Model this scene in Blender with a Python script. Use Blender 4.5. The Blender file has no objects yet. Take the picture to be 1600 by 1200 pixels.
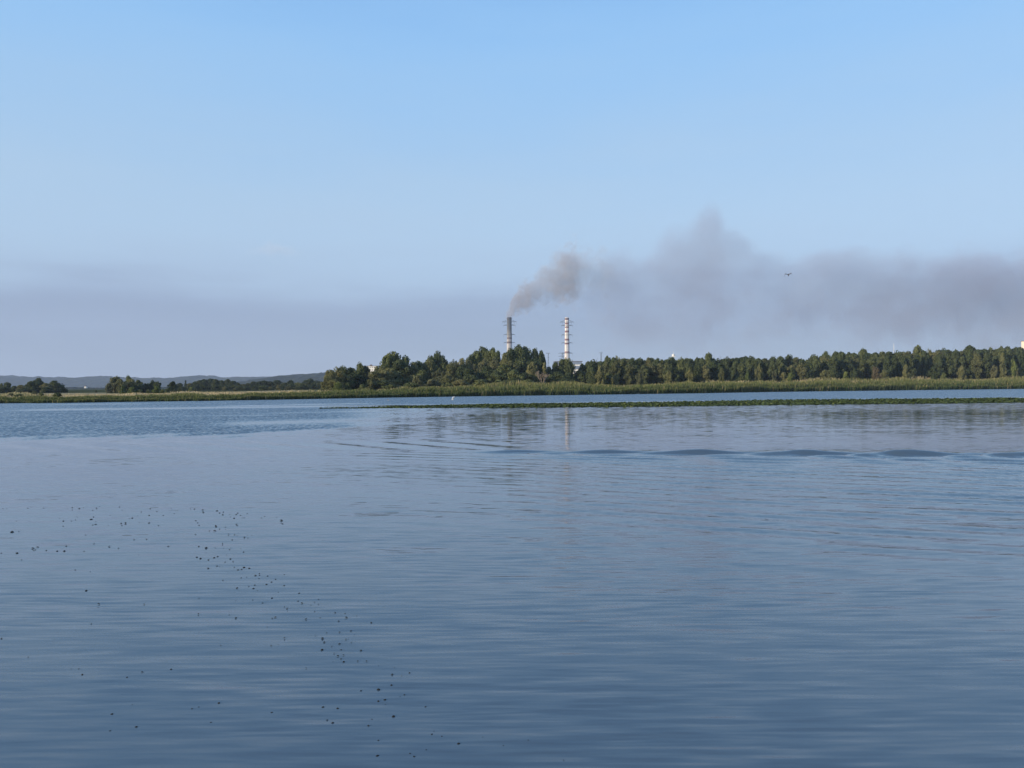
import bpy, math, random
import numpy as np
from mathutils import Matrix, Euler, Vector
R = math.radians
scene = bpy.context.scene
COL = scene.collection
rng = np.random.default_rng(7)
random.seed(7)

# ------------------------------------------------------------------ camera, world, sun, exposure
F = 1200.0            # focal length in photo pixels (1600 wide)
CAM_H = 3.0
ROLL = R(0.35)
cam_d = bpy.data.cameras.new('camera')
cam_d.sensor_width = 36.0
cam_d.lens = 36.0 * F / 1600.0
cam_d.clip_start = 0.2
cam_d.clip_end = 30000
cam = bpy.data.objects.new('camera', cam_d)
COL.objects.link(cam)
cam.rotation_mode = 'XYZ'
m = Euler((R(90 + 0.095), 0, 0)).to_matrix() @ Matrix.Rotation(-ROLL, 3, 'Z')
cam.rotation_euler = m.to_euler()
cam.location = (0, 0, CAM_H)
scene.camera = cam

SUN_EL, SUN_AZ = 17.0, 238.0     # azimuth clockwise from +Y: behind the viewer, to the left
world = bpy.data.worlds.new('World')
scene.world = world
world.use_nodes = True
wn, wl = world.node_tree.nodes, world.node_tree.links
bg = wn['Background']
bg.inputs[1].default_value = 0.10
sky = wn.new('ShaderNodeTexSky')
sky.sky_type = 'NISHITA'
sky.sun_disc = False
sky.sun_elevation = R(SUN_EL)
sky.sun_rotation = R(SUN_AZ)
sky.air_density = 1.0
sky.dust_density = 0.6
sky.ozone_density = 2.5
def N(nodes, typ, **kw):
    n = nodes.new(typ)
    for k, v in kw.items():
        if k[0] == 'i' and k[1:].isdigit():
            n.inputs[int(k[1:])].default_value = v
        else:
            setattr(n, k, v)
    return n
def ramp(nodes, pts, interp='EASE'):
    r = nodes.new('ShaderNodeValToRGB')
    r.color_ramp.interpolation = interp
    e = r.color_ramp.elements
    while len(e) < len(pts): e.new(0.5)
    for i, (p, c) in enumerate(pts):
        e[i].position = p
        e[i].color = (c, c, c, 1) if isinstance(c, (int, float)) else (*c, 1)
    return r
def mathn(nodes, links, op, a, b=None, c=None, clamp=False):
    n = nodes.new('ShaderNodeMath'); n.operation = op; n.use_clamp = clamp
    for i, v in enumerate((a, b, c)):
        if v is None: continue
        if isinstance(v, (int, float)): n.inputs[i].default_value = v
        else: links.new(v, n.inputs[i])
    return n.outputs[0]
def vmath(nodes, links, op, a, b=None):
    n = nodes.new('ShaderNodeVectorMath'); n.operation = op
    for i, v in enumerate((a, b)):
        if v is None: continue
        if isinstance(v, tuple): n.inputs[i].default_value = v
        else: links.new(v, n.inputs[i])
    return n.outputs[0]
# a thin smoggy layer low in the sky, over the clear Nishita blue
wtc = wn.new('ShaderNodeTexCoord')
wsep = wn.new('ShaderNodeSeparateXYZ')
wl.new(wtc.outputs['Generated'], wsep.inputs[0])
wnoise = N(wn, 'ShaderNodeTexNoise', noise_dimensions='3D')
wmap = wn.new('ShaderNodeMapping')
wmap.inputs['Scale'].default_value = (1.6, 1.6, 9)
wl.new(wtc.outputs['Generated'], wmap.inputs[0])
wl.new(wmap.outputs[0], wnoise.inputs['Vector'])
wnoise.inputs['Scale'].default_value = 2.2
wnoise.inputs['Detail'].default_value = 6
wz = mathn(wn, wl, 'ADD', wsep.outputs[2], mathn(wn, wl, 'MULTIPLY', mathn(wn, wl, 'SUBTRACT', wnoise.outputs[0], 0.5), 0.085))
SKY_TINT = (0.82, 1.05, 1.20)
tint = vmath(wn, wl, 'MULTIPLY', sky.outputs[0], SKY_TINT)
# clear-sky profile: the Nishita sky balanced toward the photographed air (thin smog low down)
def sky_ramp(pts):
    r = wn.new('ShaderNodeValToRGB'); r.color_ramp.interpolation = 'B_SPLINE'
    e = r.color_ramp.elements
    while len(e) < len(pts): e.new(.5)
    for i, (p, c) in enumerate(pts):
        lin = [((v / 255 + .055) / 1.055) ** 2.4 for v in c]
        e[i].position = p; e[i].color = (*lin, 1)
    return r
prof = sky_ramp([(0.0, (172, 187, 214)), (.035, (160, 172, 198)), (.075, (147, 158, 184)), (.108, (151, 163, 190)), (.138, (180, 202, 226)), (.20, (182, 209, 233)), (.27, (174, 206, 235)), (.352, (160, 203, 243)), (.45, (146, 199, 249)), (.65, (112, 160, 222)), (1.0, (82, 128, 200))])
wl.new(wz, prof.inputs[0])
gain = N(wn, 'ShaderNodeVectorMath', operation='SCALE'); gain.inputs['Scale'].default_value = 7.9
wl.new(prof.outputs[0], gain.inputs[0])
mix2 = N(wn, 'ShaderNodeMix', data_type='RGBA')
mix2.inputs[0].default_value = 0.82
wl.new(tint, mix2.inputs[6]); wl.new(gain.outputs[0], mix2.inputs[7])
wl.new(mix2.outputs[2], bg.inputs[0])

sun_d = bpy.data.lights.new('sun', 'SUN')
sun_d.energy = 4.6
sun_d.angle = R(0.5)
sun_d.color = (1.0, 0.83, 0.62)
sun = bpy.data.objects.new('sun', sun_d)
COL.objects.link(sun)
sd = Vector((math.sin(R(SUN_AZ)) * math.cos(R(SUN_EL)), math.cos(R(SUN_AZ)) * math.cos(R(SUN_EL)), math.sin(R(SUN_EL))))
sun.rotation_euler = sd.to_track_quat('Z', 'Y').to_euler()
sun.location = (-50, -50, 60)

vs = scene.view_settings
vs.view_transform = 'Standard'
vs.look = 'None'
vs.exposure = 0.47
vs.gamma = 1.0
cy = scene.cycles
cy.max_bounces = 6
cy.diffuse_bounces = 2
cy.glossy_bounces = 3
cy.transmission_bounces = 2
cy.volume_bounces = 0
cy.transparent_max_bounces = 16
cy.use_denoising = True
cy.volume_step_rate = 1.0
cy.volume_max_steps = 128
cy.sample_clamp_indirect = 6

# ------------------------------------------------------------------ helpers
def horizon(px): return 602.0 - math.sin(ROLL) * (px - 800.0)
def at(px, py, Y):
    """photo pixel at a real distance Y -> world point"""
    u = px - 800.0
    v = horizon(px) - py
    return (u * Y / F, Y, CAM_H + v * Y / F)
def tag(o, label=None, cat=None, group=None, kind=None):
    if label: o['label'] = label
    if cat: o['category'] = cat
    if group: o['group'] = group
    if kind: o['kind'] = kind
    return o
def link(name, data, parent=None, loc=None):
    o = bpy.data.objects.new(name, data)
    COL.objects.link(o)
    if parent: o.parent = parent
    if loc is not None: o.location = loc
    return o
def mesh_np(name, verts, faces_flat, nper, mat, smooth=False):
    me = bpy.data.meshes.new(name)
    verts = np.asarray(verts, dtype=np.float32).reshape(-1, 3)
    ff = np.asarray(faces_flat, dtype=np.int32).ravel()
    nf = len(ff) // nper
    me.vertices.add(len(verts))
    me.vertices.foreach_set('co', verts.ravel())
    me.loops.add(len(ff))
    me.loops.foreach_set('vertex_index', ff)
    me.polygons.add(nf)
    me.polygons.foreach_set('loop_start', np.arange(nf, dtype=np.int32) * nper)
    me.polygons.foreach_set('use_smooth', np.full(nf, smooth))
    me.update(calc_edges=True)
    if mat: me.materials.append(mat)
    return me
class MB:
    """collects quads/tris of several shapes into one mesh"""
    def __init__(s): s.v = []; s.f = []
    def add(s, vs, fs):
        b = len(s.v); s.v += [tuple(v) for v in vs]; s.f += [tuple(i + b for i in f) for f in fs]
    def box(s, c, d, rz=0):
        cx, cy_, cz = c; hx, hy, hz = d[0] / 2, d[1] / 2, d[2] / 2
        ca, sa = math.cos(rz), math.sin(rz)
        vs = []
        for z in (-hz, hz):
            for x, y in ((-hx, -hy), (hx, -hy), (hx, hy), (-hx, hy)):
                vs.append((cx + x * ca - y * sa, cy_ + x * sa + y * ca, cz + z))
        s.add(vs, [(0, 3, 2, 1), (4, 5, 6, 7), (0, 1, 5, 4), (1, 2, 6, 5), (2, 3, 7, 6), (3, 0, 4, 7)])
    def tube(s, p0, p1, r0, r1, n=8, cap=True):
        p0 = Vector(p0); p1 = Vector(p1); d = (p1 - p0).normalized()
        a = d.orthogonal().normalized(); b = d.cross(a)
        vs = []
        for p, r in ((p0, r0), (p1, r1)):
            for k in range(n):
                t = 2 * math.pi * k / n
                vs.append(p + a * math.cos(t) * r + b * math.sin(t) * r)
        fs = [(k, (k + 1) % n, n + (k + 1) % n, n + k) for k in range(n)]
        if cap: fs += [tuple(range(n - 1, -1, -1)), tuple(range(n, 2 * n))]
        s.add(vs, fs)
    def build(s, name, mat, parent=None, loc=None, smooth=False):
        me = bpy.data.meshes.new(name); me.from_pydata(s.v, [], s.f); me.update()
        me.materials.append(mat)
        if smooth:
            me.polygons.foreach_set('use_smooth', np.full(len(me.polygons), True))
        return link(name, me, parent, loc)

# ------------------------------------------------------------------ materials
def new_mat(name):
    mt = bpy.data.materials.new(name); mt.use_nodes = True
    n, l = mt.node_tree.nodes, mt.node_tree.links
    return mt, n, l, n['Principled BSDF']
def plain(name, col, rough=0.8, noise=0.25, scale=0.4):
    mt, n, l, b = new_mat(name)
    tc = n.new('ShaderNodeTexCoord')
    nz = N(n, 'ShaderNodeTexNoise'); nz.inputs['Scale'].default_value = scale; nz.inputs['Detail'].default_value = 5
    l.new(tc.outputs['Object'], nz.inputs['Vector'])
    r = ramp(n, [(0.25, tuple(c * (1 - noise) for c in col)), (0.75, tuple(min(1, c * (1 + noise)) for c in col))], 'LINEAR')
    l.new(nz.outputs[0], r.inputs[0]); l.new(r.outputs[0], b.inputs['Base Color'])
    b.inputs['Roughness'].default_value = rough
    b.inputs['Specular IOR Level'].default_value = 0.25
    return mt
def foliage_mat(name, c0, c1, scale=3.0, rnd=0.5, transl=0.22):
    mt, n, l, b = new_mat(name)
    tc = n.new('ShaderNodeTexCoord'); oi = n.new('ShaderNodeObjectInfo')
    nz = N(n, 'ShaderNodeTexNoise'); nz.inputs['Scale'].default_value = scale; nz.inputs['Detail'].default_value = 4
    l.new(tc.outputs['Object'], nz.inputs['Vector'])
    r = ramp(n, [(0.3, c0), (0.7, c1)], 'LINEAR')
    l.new(nz.outputs[0], r.inputs[0])
    hs = n.new('ShaderNodeHueSaturation')
    l.new(r.outputs[0], hs.inputs['Color'])
    hs.inputs['Hue'].default_value = 0.5
    l.new(mathn(n, l, 'MULTIPLY_ADD', oi.outputs['Random'], -0.035, 0.515), hs.inputs['Hue'])
    l.new(mathn(n, l, 'MULTIPLY_ADD', oi.outputs['Random'], rnd, 1 - rnd / 2), hs.inputs['Value'])
    l.new(hs.outputs[0], b.inputs['Base Color'])
    b.inputs['Roughness'].default_value = 0.7
    b.inputs['Specular IOR Level'].default_value = 0.15
    tr = n.new('ShaderNodeBsdfTranslucent')
    l.new(hs.outputs[0], tr.inputs[0])
    mx = n.new('ShaderNodeMixShader'); mx.inputs[0].default_value = transl
    l.new(b.outputs[0], mx.inputs[1]); l.new(tr.outputs[0], mx.inputs[2])
    l.new(mx.outputs[0], n['Material Output'].inputs[0])
    return mt
M = {}
M['dark_leaf'] = foliage_mat('dark_leaf', (0.036, 0.054, 0.025), (0.080, 0.104, 0.040))
M['mid_leaf'] = foliage_mat('mid_leaf', (0.064, 0.086, 0.034), (0.130, 0.152, 0.054))
M['olive_leaf'] = foliage_mat('olive_leaf', (0.098, 0.110, 0.044), (0.180, 0.180, 0.074))
M['willow_leaf'] = foliage_mat('willow_leaf', (0.085, 0.095, 0.048), (0.155, 0.160, 0.080))
M['lime_leaf'] = foliage_mat('lime_leaf', (0.090, 0.120, 0.034), (0.150, 0.185, 0.055))
M['brown_leaf'] = foliage_mat('brown_leaf', (0.095, 0.078, 0.045), (0.150, 0.120, 0.070))
M['bark'] = plain('bark', (0.075, 0.060, 0.046), 0.9, 0.4, 1.5)
M['pale_bark'] = plain('pale_bark', (0.21, 0.17, 0.13), 0.9, 0.3, 1.5)

# ------------------------------------------------------------------ shore layout (px, shoreline py) -> distance
S_PX = np.array([-1400, -700, -300, 0, 100, 200, 320, 400, 500, 650, 800, 900, 1100, 1200, 1400, 1600, 1900, 2400, 3200], float)
S_PY = np.array([0, 0, 0, 630, 629.3, 627.7, 626.2, 624.8, 623, 620.4, 618.2, 617, 614.2, 612.4, 609.9, 607.6, 0, 0, 0], float)
S_Y = np.array([80, 112, 135] + [CAM_H * F / (S_PY[i] - horizon(S_PX[i])) for i in range(3, 16)] + [372, 420, 480], float)
def shoreY(px): return np.interp(px, S_PX, S_Y)
G_PX = np.array([-1400, 0, 200, 400, 600, 800, 1000, 1150, 1300, 1600, 3200], float)
G_H = np.array([1.1, 1.05, 1.0, 1.15, 1.5, 2.1, 2.0, 2.3, 3.0, 3.6, 3.6], float)
def px_of(X, Y): return 800 + F * X / np.maximum(Y, 1e-3)
def ground(X, Y):
    px = px_of(np.asarray(X, float), np.asarray(Y, float))
    d = Y - shoreY(px)
    t = np.clip((d + 3) / 48, 0, 1)
    g = np.interp(px, G_PX, G_H) * (t * t * (3 - 2 * t)) ** 0.7
    return np.where(d < -3, -0.6, g - 0.45 * np.clip(1 - (d + 3) / 6, 0, 1) + 0.12 * np.sin(X * 0.11) * t + 0.1 * np.sin(Y * 0.07 + X * .03) * t)

# ------------------------------------------------------------------ water (one sheet, real heights near the wake)
def water():
    ys = np.concatenate([np.arange(0.6, 6, .12), np.arange(6, 28, .13), np.arange(28, 44, .09), np.arange(44, 170, .55), np.arange(170, 500, 4),
                         np.geomspace(500, 9000, 24)])
    xi = np.arange(0, 42, .28)
    xo = 42 + np.cumsum(np.geomspace(.4, 260, 90))
    xs = np.concatenate([-xo[::-1], -xi[:0:-1], xi, xo])
    ys = np.concatenate([[-60, -20, -6, -2], ys])
    X, Y = np.meshgrid(xs, ys)
    Yc = np.maximum(Y, 0.5)
    px = px_of(X, Yc)
    py = 602.0 - math.sin(ROLL) * (px - 800) + CAM_H * F / Yc
    sm = lambda a, b, v: (lambda t: t * t * (3 - 2 * t))(np.clip((v - a) / (b - a), 0, 1))
    # boat wake: a packet of short slanted crests lying along one line
    line = 34.7 - 0.135 * X - 0.0006 * X * X
    d = Y - line
    ampx = sm(-4, 0.5, X) * (0.55 + 0.45 * sm(0, 14, X))
    wob = 0.25 * np.sin(X * .31 + 1.2)
    k = 2 * math.pi / 3.75
    ph = 2 * math.pi * ((X + wob) / 3.65 - .0021 * X * np.abs(X)) - 2 * math.pi / 1.55 * d
    h = 0.165 * ampx * (.78 + .22 * np.sin(1.13 * X + 2) * np.sin(.47 * X)) * (np.cos(ph) + .22 * np.cos(2 * ph)) * np.exp(-(np.where(d > 0, d / .5, d / .95)) ** 2)
    h += 0.008 * ampx * np.exp(-((d - .1) / 0.6) ** 2)
    # parallel ripples just on the near side of it
    cr0 = 0.20 * X + 0.98 * Y + .5 * np.sin(.22 * X) + .18 * np.sin(.9 * X + .5 * Y)
    h += 0.026 * sm(-10, 4, X) * np.exp(-((d + 2.6) / 1.9) ** 2) * np.sin(2 * math.pi / 1.15 * cr0)
    # its long faint crests trailing off to the left
    t = 2 * math.pi / 3.3 * X + 2 * math.pi / 3.9 * (Y - 35) + .8 * np.sin(X * .13)
    env = sm(-42, -26, X) * (1 - sm(-3, 2, X)) * np.exp(-((Y - 39.0) / 2.6) ** 2)
    h += 0.030 * env * np.sin(t)
    # trailing ripples in front of the wake, stronger to the right
    cr = 0.42 * X + 0.907 * Y
    e2 = sm(-8, 12, X) * sm(9, 18, Y) * (1 - sm(31, 34, Y))
    pm = .5 + .6 * np.sin(.31 * X + .8 * np.sin(.4 * Y)) ** 2 * (.4 + .6 * np.sin(.55 * Y + .17 * X + 1) ** 2)
    h += 0.024 * e2 * pm * (lambda q: np.sin(q) + .3 * np.sin(2 * q + .6))(2 * math.pi / 1.02 * cr + 1.1 * np.sin(.35 * X) + .7 * np.sin(.23 * Y + .4 * X))
    h += 0.007 * e2 * np.sin(2 * math.pi / .66 * (.30 * X + .954 * Y) + 1.6 * np.sin(.5 * X + .3 * Y))
    # slow low swell everywhere close
    h += 0.0025 * np.sin(.9 * X * .35 + 2.1 * Y * .6) * (1 - sm(50, 90, Y))
    V = np.stack([X, Y, h], -1).reshape(-1, 3)
    ny, nx = X.shape
    idx = np.arange(ny * nx).reshape(ny, nx)
    q = np.stack([idx[:-1, :-1], idx[:-1, 1:], idx[1:, 1:], idx[1:, :-1]], -1).reshape(-1, 4)
    # wind-ruffled areas
    def band(p, lo, hi, fl, fh): return sm(lo - fl, lo + fl, p) * (1 - sm(hi - fh, hi + fh, p))
    botA = np.interp(px, [-400, 0, 200, 350, 450, 520, 620, 720], [690, 686, 683.5, 681, 675, 671, 664, 650])
    botA = botA + 1.6 * np.sin(px * .031) * np.sin(px * .0113 + 1) + 1.0 * np.sin(px * .083 + 2) + .7 * np.sin(px * .21)
    noise = .5 + .5 * np.sin(px * .013 + np.sin(py * .35) * 2) * np.sin(py * .41 + px * .004)
    A = (1 - sm(-7, 2.5, py - botA + 2.5 * np.sin(px * .05 + py * .9))) * (1 - sm(430, 760, px) * (.45 + .5 * noise))
    lily_back = np.interp(px, [0, 400, 520, 700, 1000, 1600, 2400], [642, 637, 636, 632, 627.5, 621, 612])
    C = (1 - sm(-1.6, .6, py - lily_back)) * sm(200, 500, px)
    rough = np.maximum(A * (1 - .2 * sm(480, 640, px)), C)
    wgt = sm(500, 640, px) * sm(1, 3, py - lily_back)
    rough = rough * (1 - wgt) + wgt * A * .55 * noise * (1 - sm(640, 800, px))
    # calm streaks crossing the ruffled water
    for (x0, y0, x1, y1, w, s) in ((20, 641, 640, 633.2, 1.5, .9), (330, 635, 560, 630.5, .8, .8), (335, 662.5, 700, 654, 4.2, .85), (60, 632.5, 200, 631, .8, .6), (400, 646, 620, 641.5, 1.2, .5), (180, 651, 420, 649, .8, .5)):
        yy = y0 + (y1 - y0) * (px - x0) / (x1 - x0)
        rough = rough * (1 - s * np.exp(-((py - yy) / w) ** 2) * sm(x0 - 40, x0 + 60, px) * (1 - sm(x1 - 20, x1 + 60, px)))
    # light breeze just in front of the lily bed
    lf = np.interp(px, [400, 700, 1000, 1600, 2400], [638, 637, 635.5, 629, 620])
    breeze = sm(-1, 1, py - lf) * (1 - sm(3, 17, py - lf)) * sm(450, 700, px)
    breeze = np.maximum(breeze, .35 * sm(0, 3, py - lf) * (1 - sm(700, 716, py)) * sm(-200, 500, px) * (1 - sm(1180, 1330, px) * .6))
    me = mesh_np('water', V, q, 4, None, smooth=True)
    for nm, arr in (('rough', rough), ('breeze', breeze), ('lines', e2), ('ripple', np.interp(Yc, [2, 8, 16, 30, 34, 37, 70, 200], [1.05, .95, .66, .48, .42, .22, .18, .18]))):
        a = me.attributes.new(nm, 'FLOAT', 'POINT'); a.data.foreach_set('value', arr.astype(np.float32).ravel())
    return me
def water_mat():
    mt, n, l, b = new_mat('water')
    geo = n.new('ShaderNodeNewGeometry'); pos = geo.outputs['Position']
    def att(nm):
        a = n.new('ShaderNodeAttribute'); a.attribute_name = nm; return a.outputs['Fac']
    def slope(scale, detail, sc, rot=0.0, dist=0.0):
        mp = n.new('ShaderNodeMapping'); mp.inputs['Scale'].default_value = scale
        mp.inputs['Rotation'].default_value = (0, 0, rot)
        l.new(pos, mp.inputs[0])
        z = n.new('ShaderNodeTexNoise'); z.inputs['Scale'].default_value = sc; z.inputs['Detail'].default_value = detail
        z.inputs['Distortion'].default_value = dist
        l.new(mp.outputs[0], z.inputs['Vector'])
        return vmath(n, l, 'SUBTRACT', z.outputs['Color'], (.5, .5, .5))
    def scaled(v, fac, mul):
        s = n.new('ShaderNodeVectorMath'); s.operation = 'SCALE'
        l.new(vmath(n, l, 'MULTIPLY', v, mul), s.inputs[0])
        if isinstance(fac, (int, float)): s.inputs['Scale'].default_value = fac
        else: l.new(fac, s.inputs['Scale'])
        return s.outputs[0]
    rough, breeze, lines, dist = att('rough'), att('breeze'), att('lines'), att('ripple')
    # patchiness of the small ripples
    pn = n.new('ShaderNodeTexNoise'); pn.inputs['Scale'].default_value = .16; pn.inputs['Detail'].default_value = 3
    mp = n.new('ShaderNodeMapping'); mp.inputs['Scale'].default_value = (.6, 1.6, 1); l.new(pos, mp.inputs[0]); l.new(mp.outputs[0], pn.inputs['Vector'])
    pr = ramp(n, [(.36, .6), (.64, 1.2)], 'EASE'); l.new(pn.outputs[0], pr.inputs[0])
    amp = mathn(n, l, 'MULTIPLY', dist, pr.outputs[0])
    total = scaled(slope((.55, 6.5, 1), 1, 1.0, R(-6)), amp, (.08, .19, 0))
    def acc(v):
        nonlocal total
        total = vmath(n, l, 'ADD', total, v)
    acc(scaled(slope((.45, 2.8, 1), 2, 1.0, R(-12)), amp, (.02, .045, 0)))
    acc(scaled(slope((1.4, 13.0, 1), 1, 1.0, R(7)), amp, (.15, .40, 0)))
    acc(scaled(slope((1.0, 3.2, 1), 3, 1.1, R(24), .3), mathn(n, l, 'MULTIPLY', lines, 1.0), (.03, .11, 0)))
    acc(scaled(slope((1.5, .75, 1), 3, 3.0), rough, (.95, 1.25, 0)))
    acc(scaled(slope((.25, .7, 1), 3, .5), rough, (.12, .22, 0)))
    acc(scaled(slope((.6, 1.6, 1), 4, 1.6), breeze, (.14, .28, 0)))
    # short wind waves run toward the viewer's bank, so their steeper faces look that way
    lean = n.new('ShaderNodeCombineXYZ'); lean.inputs[1].default_value = -1.0
    acc(scaled(lean.outputs[0], rough, (0, .24, 0)))
    acc(scaled(lean.outputs[0], breeze, (0, .022, 0)))
    nrm = vmath(n, l, 'NORMALIZE', vmath(n, l, 'ADD', geo.outputs['Normal'], total))
    l.new(nrm, b.inputs['Normal'])
    b.inputs['Base Color'].default_value = (.058, .090, .120, 1)
    b.inputs['Roughness'].default_value = .035
    b.inputs['IOR'].default_value = 1.45
    b.inputs['Specular IOR Level'].default_value = .5
    return mt
wm = water_mat()
wme = water(); wme.materials.append(wm)
tag(link('water', wme), kind='structure')

# ------------------------------------------------------------------ land, hills
def fan(px_list, d_list, zfun, name, mat):
    pxs = np.array(px_list, float); ds = np.array(d_list, float)
    P, D = np.meshgrid(pxs, ds)
    Y = shoreY(P) + D; X = (P - 800) * Y / F
    Z = zfun(X, Y, D)
    V = np.stack([X, Y, Z], -1).reshape(-1, 3); ny, nx = X.shape
    idx = np.arange(ny * nx).reshape(ny, nx)
    q = np.stack([idx[:-1, :-1], idx[:-1, 1:], idx[1:, 1:], idx[1:, :-1]], -1).reshape(-1, 4)
    return mesh_np(name, V, q, 4, mat, smooth=True)
def land_mat():
    mt, n, l, b = new_mat('meadow')
    geo = n.new('ShaderNodeNewGeometry')
    nz = N(n, 'ShaderNodeTexNoise'); nz.inputs['Scale'].default_value = .05; nz.inputs['Detail'].default_value = 8
    l.new(geo.outputs['Position'], nz.inputs['Vector'])
    r = ramp(n, [(.3, (.10, .11, .045)), (.5, (.22, .19, .10)), (.68, (.34, .28, .17))], 'LINEAR')
    l.new(nz.outputs[0], r.inputs[0]); l.new(r.outputs[0], b.inputs['Base Color'])
    b.inputs['Roughness'].default_value = .95; b.inputs['Specular IOR Level'].default_value = .1
    return mt
def hill_mat():
    mt, n, l, b = new_mat('hill_forest')
    geo = n.new('ShaderNodeNewGeometry')
    nz = N(n, 'ShaderNodeTexNoise'); nz.inputs['Scale'].default_value = .035; nz.inputs['Detail'].default_value = 6
    l.new(geo.outputs['Position'], nz.inputs['Vector'])
    r = ramp(n, [(.35, (.028, .040, .020)), (.6, (.055, .066, .030)), (.75, (.12, .12, .06))], 'LINEAR')
    l.new(nz.outputs[0], r.inputs[0]); l.new(r.outputs[0], b.inputs['Base Color'])
    b.inputs['Roughness'].default_value = 1; b.inputs['Specular IOR Level'].default_value = 0
    return mt
M['hill'] = hill_mat()
M['meadow'] = land_mat()
land = fan(np.arange(-1400, 3201, 20), np.concatenate([np.arange(-4, 60, 2), np.geomspace(60, 8000, 30)]), lambda X, Y, D: ground(X, Y), 'meadow_ground', M['meadow'])
land.materials.append(M['hill'])
_w = np.zeros(len(land.polygons), dtype=np.int32); _c = np.zeros(len(land.polygons) * 3, dtype=np.float32); land.polygons.foreach_get('center', _c); _c = _c.reshape(-1, 3)
_p = px_of(_c[:, 0], _c[:, 1]); _w[(_p < 560) & (_c[:, 1] - shoreY(_p) > 150)] = 1        # scrub-covered plain beyond the left meadow
land.polygons.foreach_set('material_index', _w)
tag(link('meadow_ground', land), kind='structure')
def hill(name, Y0, prof, depth, bump, seed):
    g = np.random.default_rng(seed)
    pxs = np.arange(prof[0][0], prof[-1][0] + .1, 1.4)
    top = np.interp(pxs, [p[0] for p in prof], [p[1] for p in prof])
    H = 602 - math.sin(ROLL) * (pxs - 800)
    zt = CAM_H + (H - top) * (Y0 + depth * .5) / F
    n_ = len(pxs)
    def nz(s):
        a = g.normal(size=n_ // s + 3); return np.interp(np.arange(n_) / s, np.arange(len(a)), a)
    rows = []
    fr = np.linspace(0, 1, 14)
    for i, f in enumerate(fr):
        y = Y0 + depth * f * .5 + g.normal(size=n_) * 6
        z = 1 + (zt - 1) * math.sin(f * math.pi / 2) ** 1.2 + (nz(1) * .35 + nz(3) * .55 + nz(9) * .35) * bump * 1.5 * (.6 if i < 13 else 1) * (f > 0)
        rows.append(np.stack([(pxs - 800) * Y0 / F, y, z], -1))
    rows.append(np.stack([(pxs - 800) * Y0 / F, np.full(n_, Y0 + depth), np.full(n_, 1.0)], -1))
    V = np.concatenate(rows); ny = len(rows)
    idx = np.arange(ny * n_).reshape(ny, n_)
    q = np.stack([idx[:-1, :-1], idx[:-1, 1:], idx[1:, 1:], idx[1:, :-1]], -1).reshape(-1, 4)
    return tag(link(name, mesh_np(name, V, q, 4, M['hill'], smooth=False)), kind='structure')
hill('far_hills', 3900, [(-700, 585), (-300, 583), (-100, 590), (0, 592), (17, 592.5), (20, 590), (42, 589), (60, 590.5), (100, 590.5), (125, 592), (165, 592), (200, 589), (230, 587.6), (245, 588), (251, 591), (290, 590), (330, 589.5), (380, 589), (600, 590), (900, 594)], 1500, 2.6, 3)
hill('wooded_hill', 2300, [(300, 600), (345, 592), (375, 588), (400, 586), (440, 584), (480, 581.5), (520, 578.5), (560, 578), (700, 577), (900, 583), (1200, 590)], 900, 1.9, 5)

_t = hill('distant_thicket', 1650, [(-700, 606), (0, 606.5), (60, 605), (140, 606.2), (240, 604.6), (330, 605.2), (430, 603.5), (560, 603)], 60, .9, 8)
tag(_t, 'low dark thicket at the foot of the hills beyond the left meadow', 'thicket', kind='stuff')
# ------------------------------------------------------------------ trees
def leaf_mesh(name, centers, radii, n_leaf, size, mat, seed, flat=1.0, droop=0.0):
    """many small leaf-clump faces scattered on the surface of blobs: unit tree (height 1, width 1)"""
    g = np.random.default_rng(seed)
    C_ = np.repeat(centers, n_leaf, axis=0); r_ = np.repeat(radii, n_leaf)
    nrm = g.normal(size=(len(C_), 3)); nrm /= np.linalg.norm(nrm, axis=1)[:, None]
    rr = r_ * (0.55 + 0.5 * g.random(len(C_)) ** .6)
    P = C_ + nrm * rr[:, None] * np.array([1, 1, flat])
    P[:, 2] -= droop * g.random(len(C_)) * r_
    ax = nrm + g.normal(size=nrm.shape) * .45
    ax /= np.linalg.norm(ax, axis=1)[:, None]
    t = np.cross(ax, g.normal(size=ax.shape)); t /= np.linalg.norm(t, axis=1)[:, None]
    bt = np.cross(ax, t)
    s = size * (0.6 + .9 * g.random(len(C_)))[:, None]
    asp = (0.6 + .4 * g.random(len(C_)))[:, None]
    V = np.stack([P - t * s, P - bt * s * asp, P + t * s, P + bt * s * asp * .8], 1).reshape(-1, 3)
    pz = np.repeat(P[:, 2], 4); V[:, 2] = np.maximum(pz + (V[:, 2] - pz) * min(1.0, flat * 1.1), 0.0)
    return mesh_np(name, V, np.arange(len(V)), 4, mat)
def blobs(seed, n, prof, z0, z1, br, bz=1.0, lobes=3):
    """blob centres inside a crown whose half width at relative height t is prof(t); the outline is broken into lobes"""
    g = np.random.default_rng(seed)
    cs, rs = [], []
    lob = g.random(lobes) * 6.28
    while len(cs) < n:
        t = g.random(); a = g.random() * 6.283
        w = np.interp(t, prof[0], prof[1]) * .5
        w *= 1 + .30 * math.sin(a * 2 + lob[0]) * math.sin(t * 9 + lob[1]) + .12 * math.sin(a * 3 + t * 14 + lob[2])
        r = w * (g.random() ** .38)
        b_ = br * (.55 + .8 * g.random())
        rad = max(0.0, r - b_ * .6)
        cs.append((math.cos(a) * rad, math.sin(a) * rad, z0 + (z1 - z0) * t - b_ * .4 + g.normal() * .012)); rs.append(b_)
    return np.array(cs), np.array(rs)
ROUND = ([0, .1, .4, .7, .88, 1], [.4, .8, 1.0, .95, .74, .42])
FULL = ([0, .1, .35, .65, .85, 1], [.8, .98, 1.0, .93, .72, .38])
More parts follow.
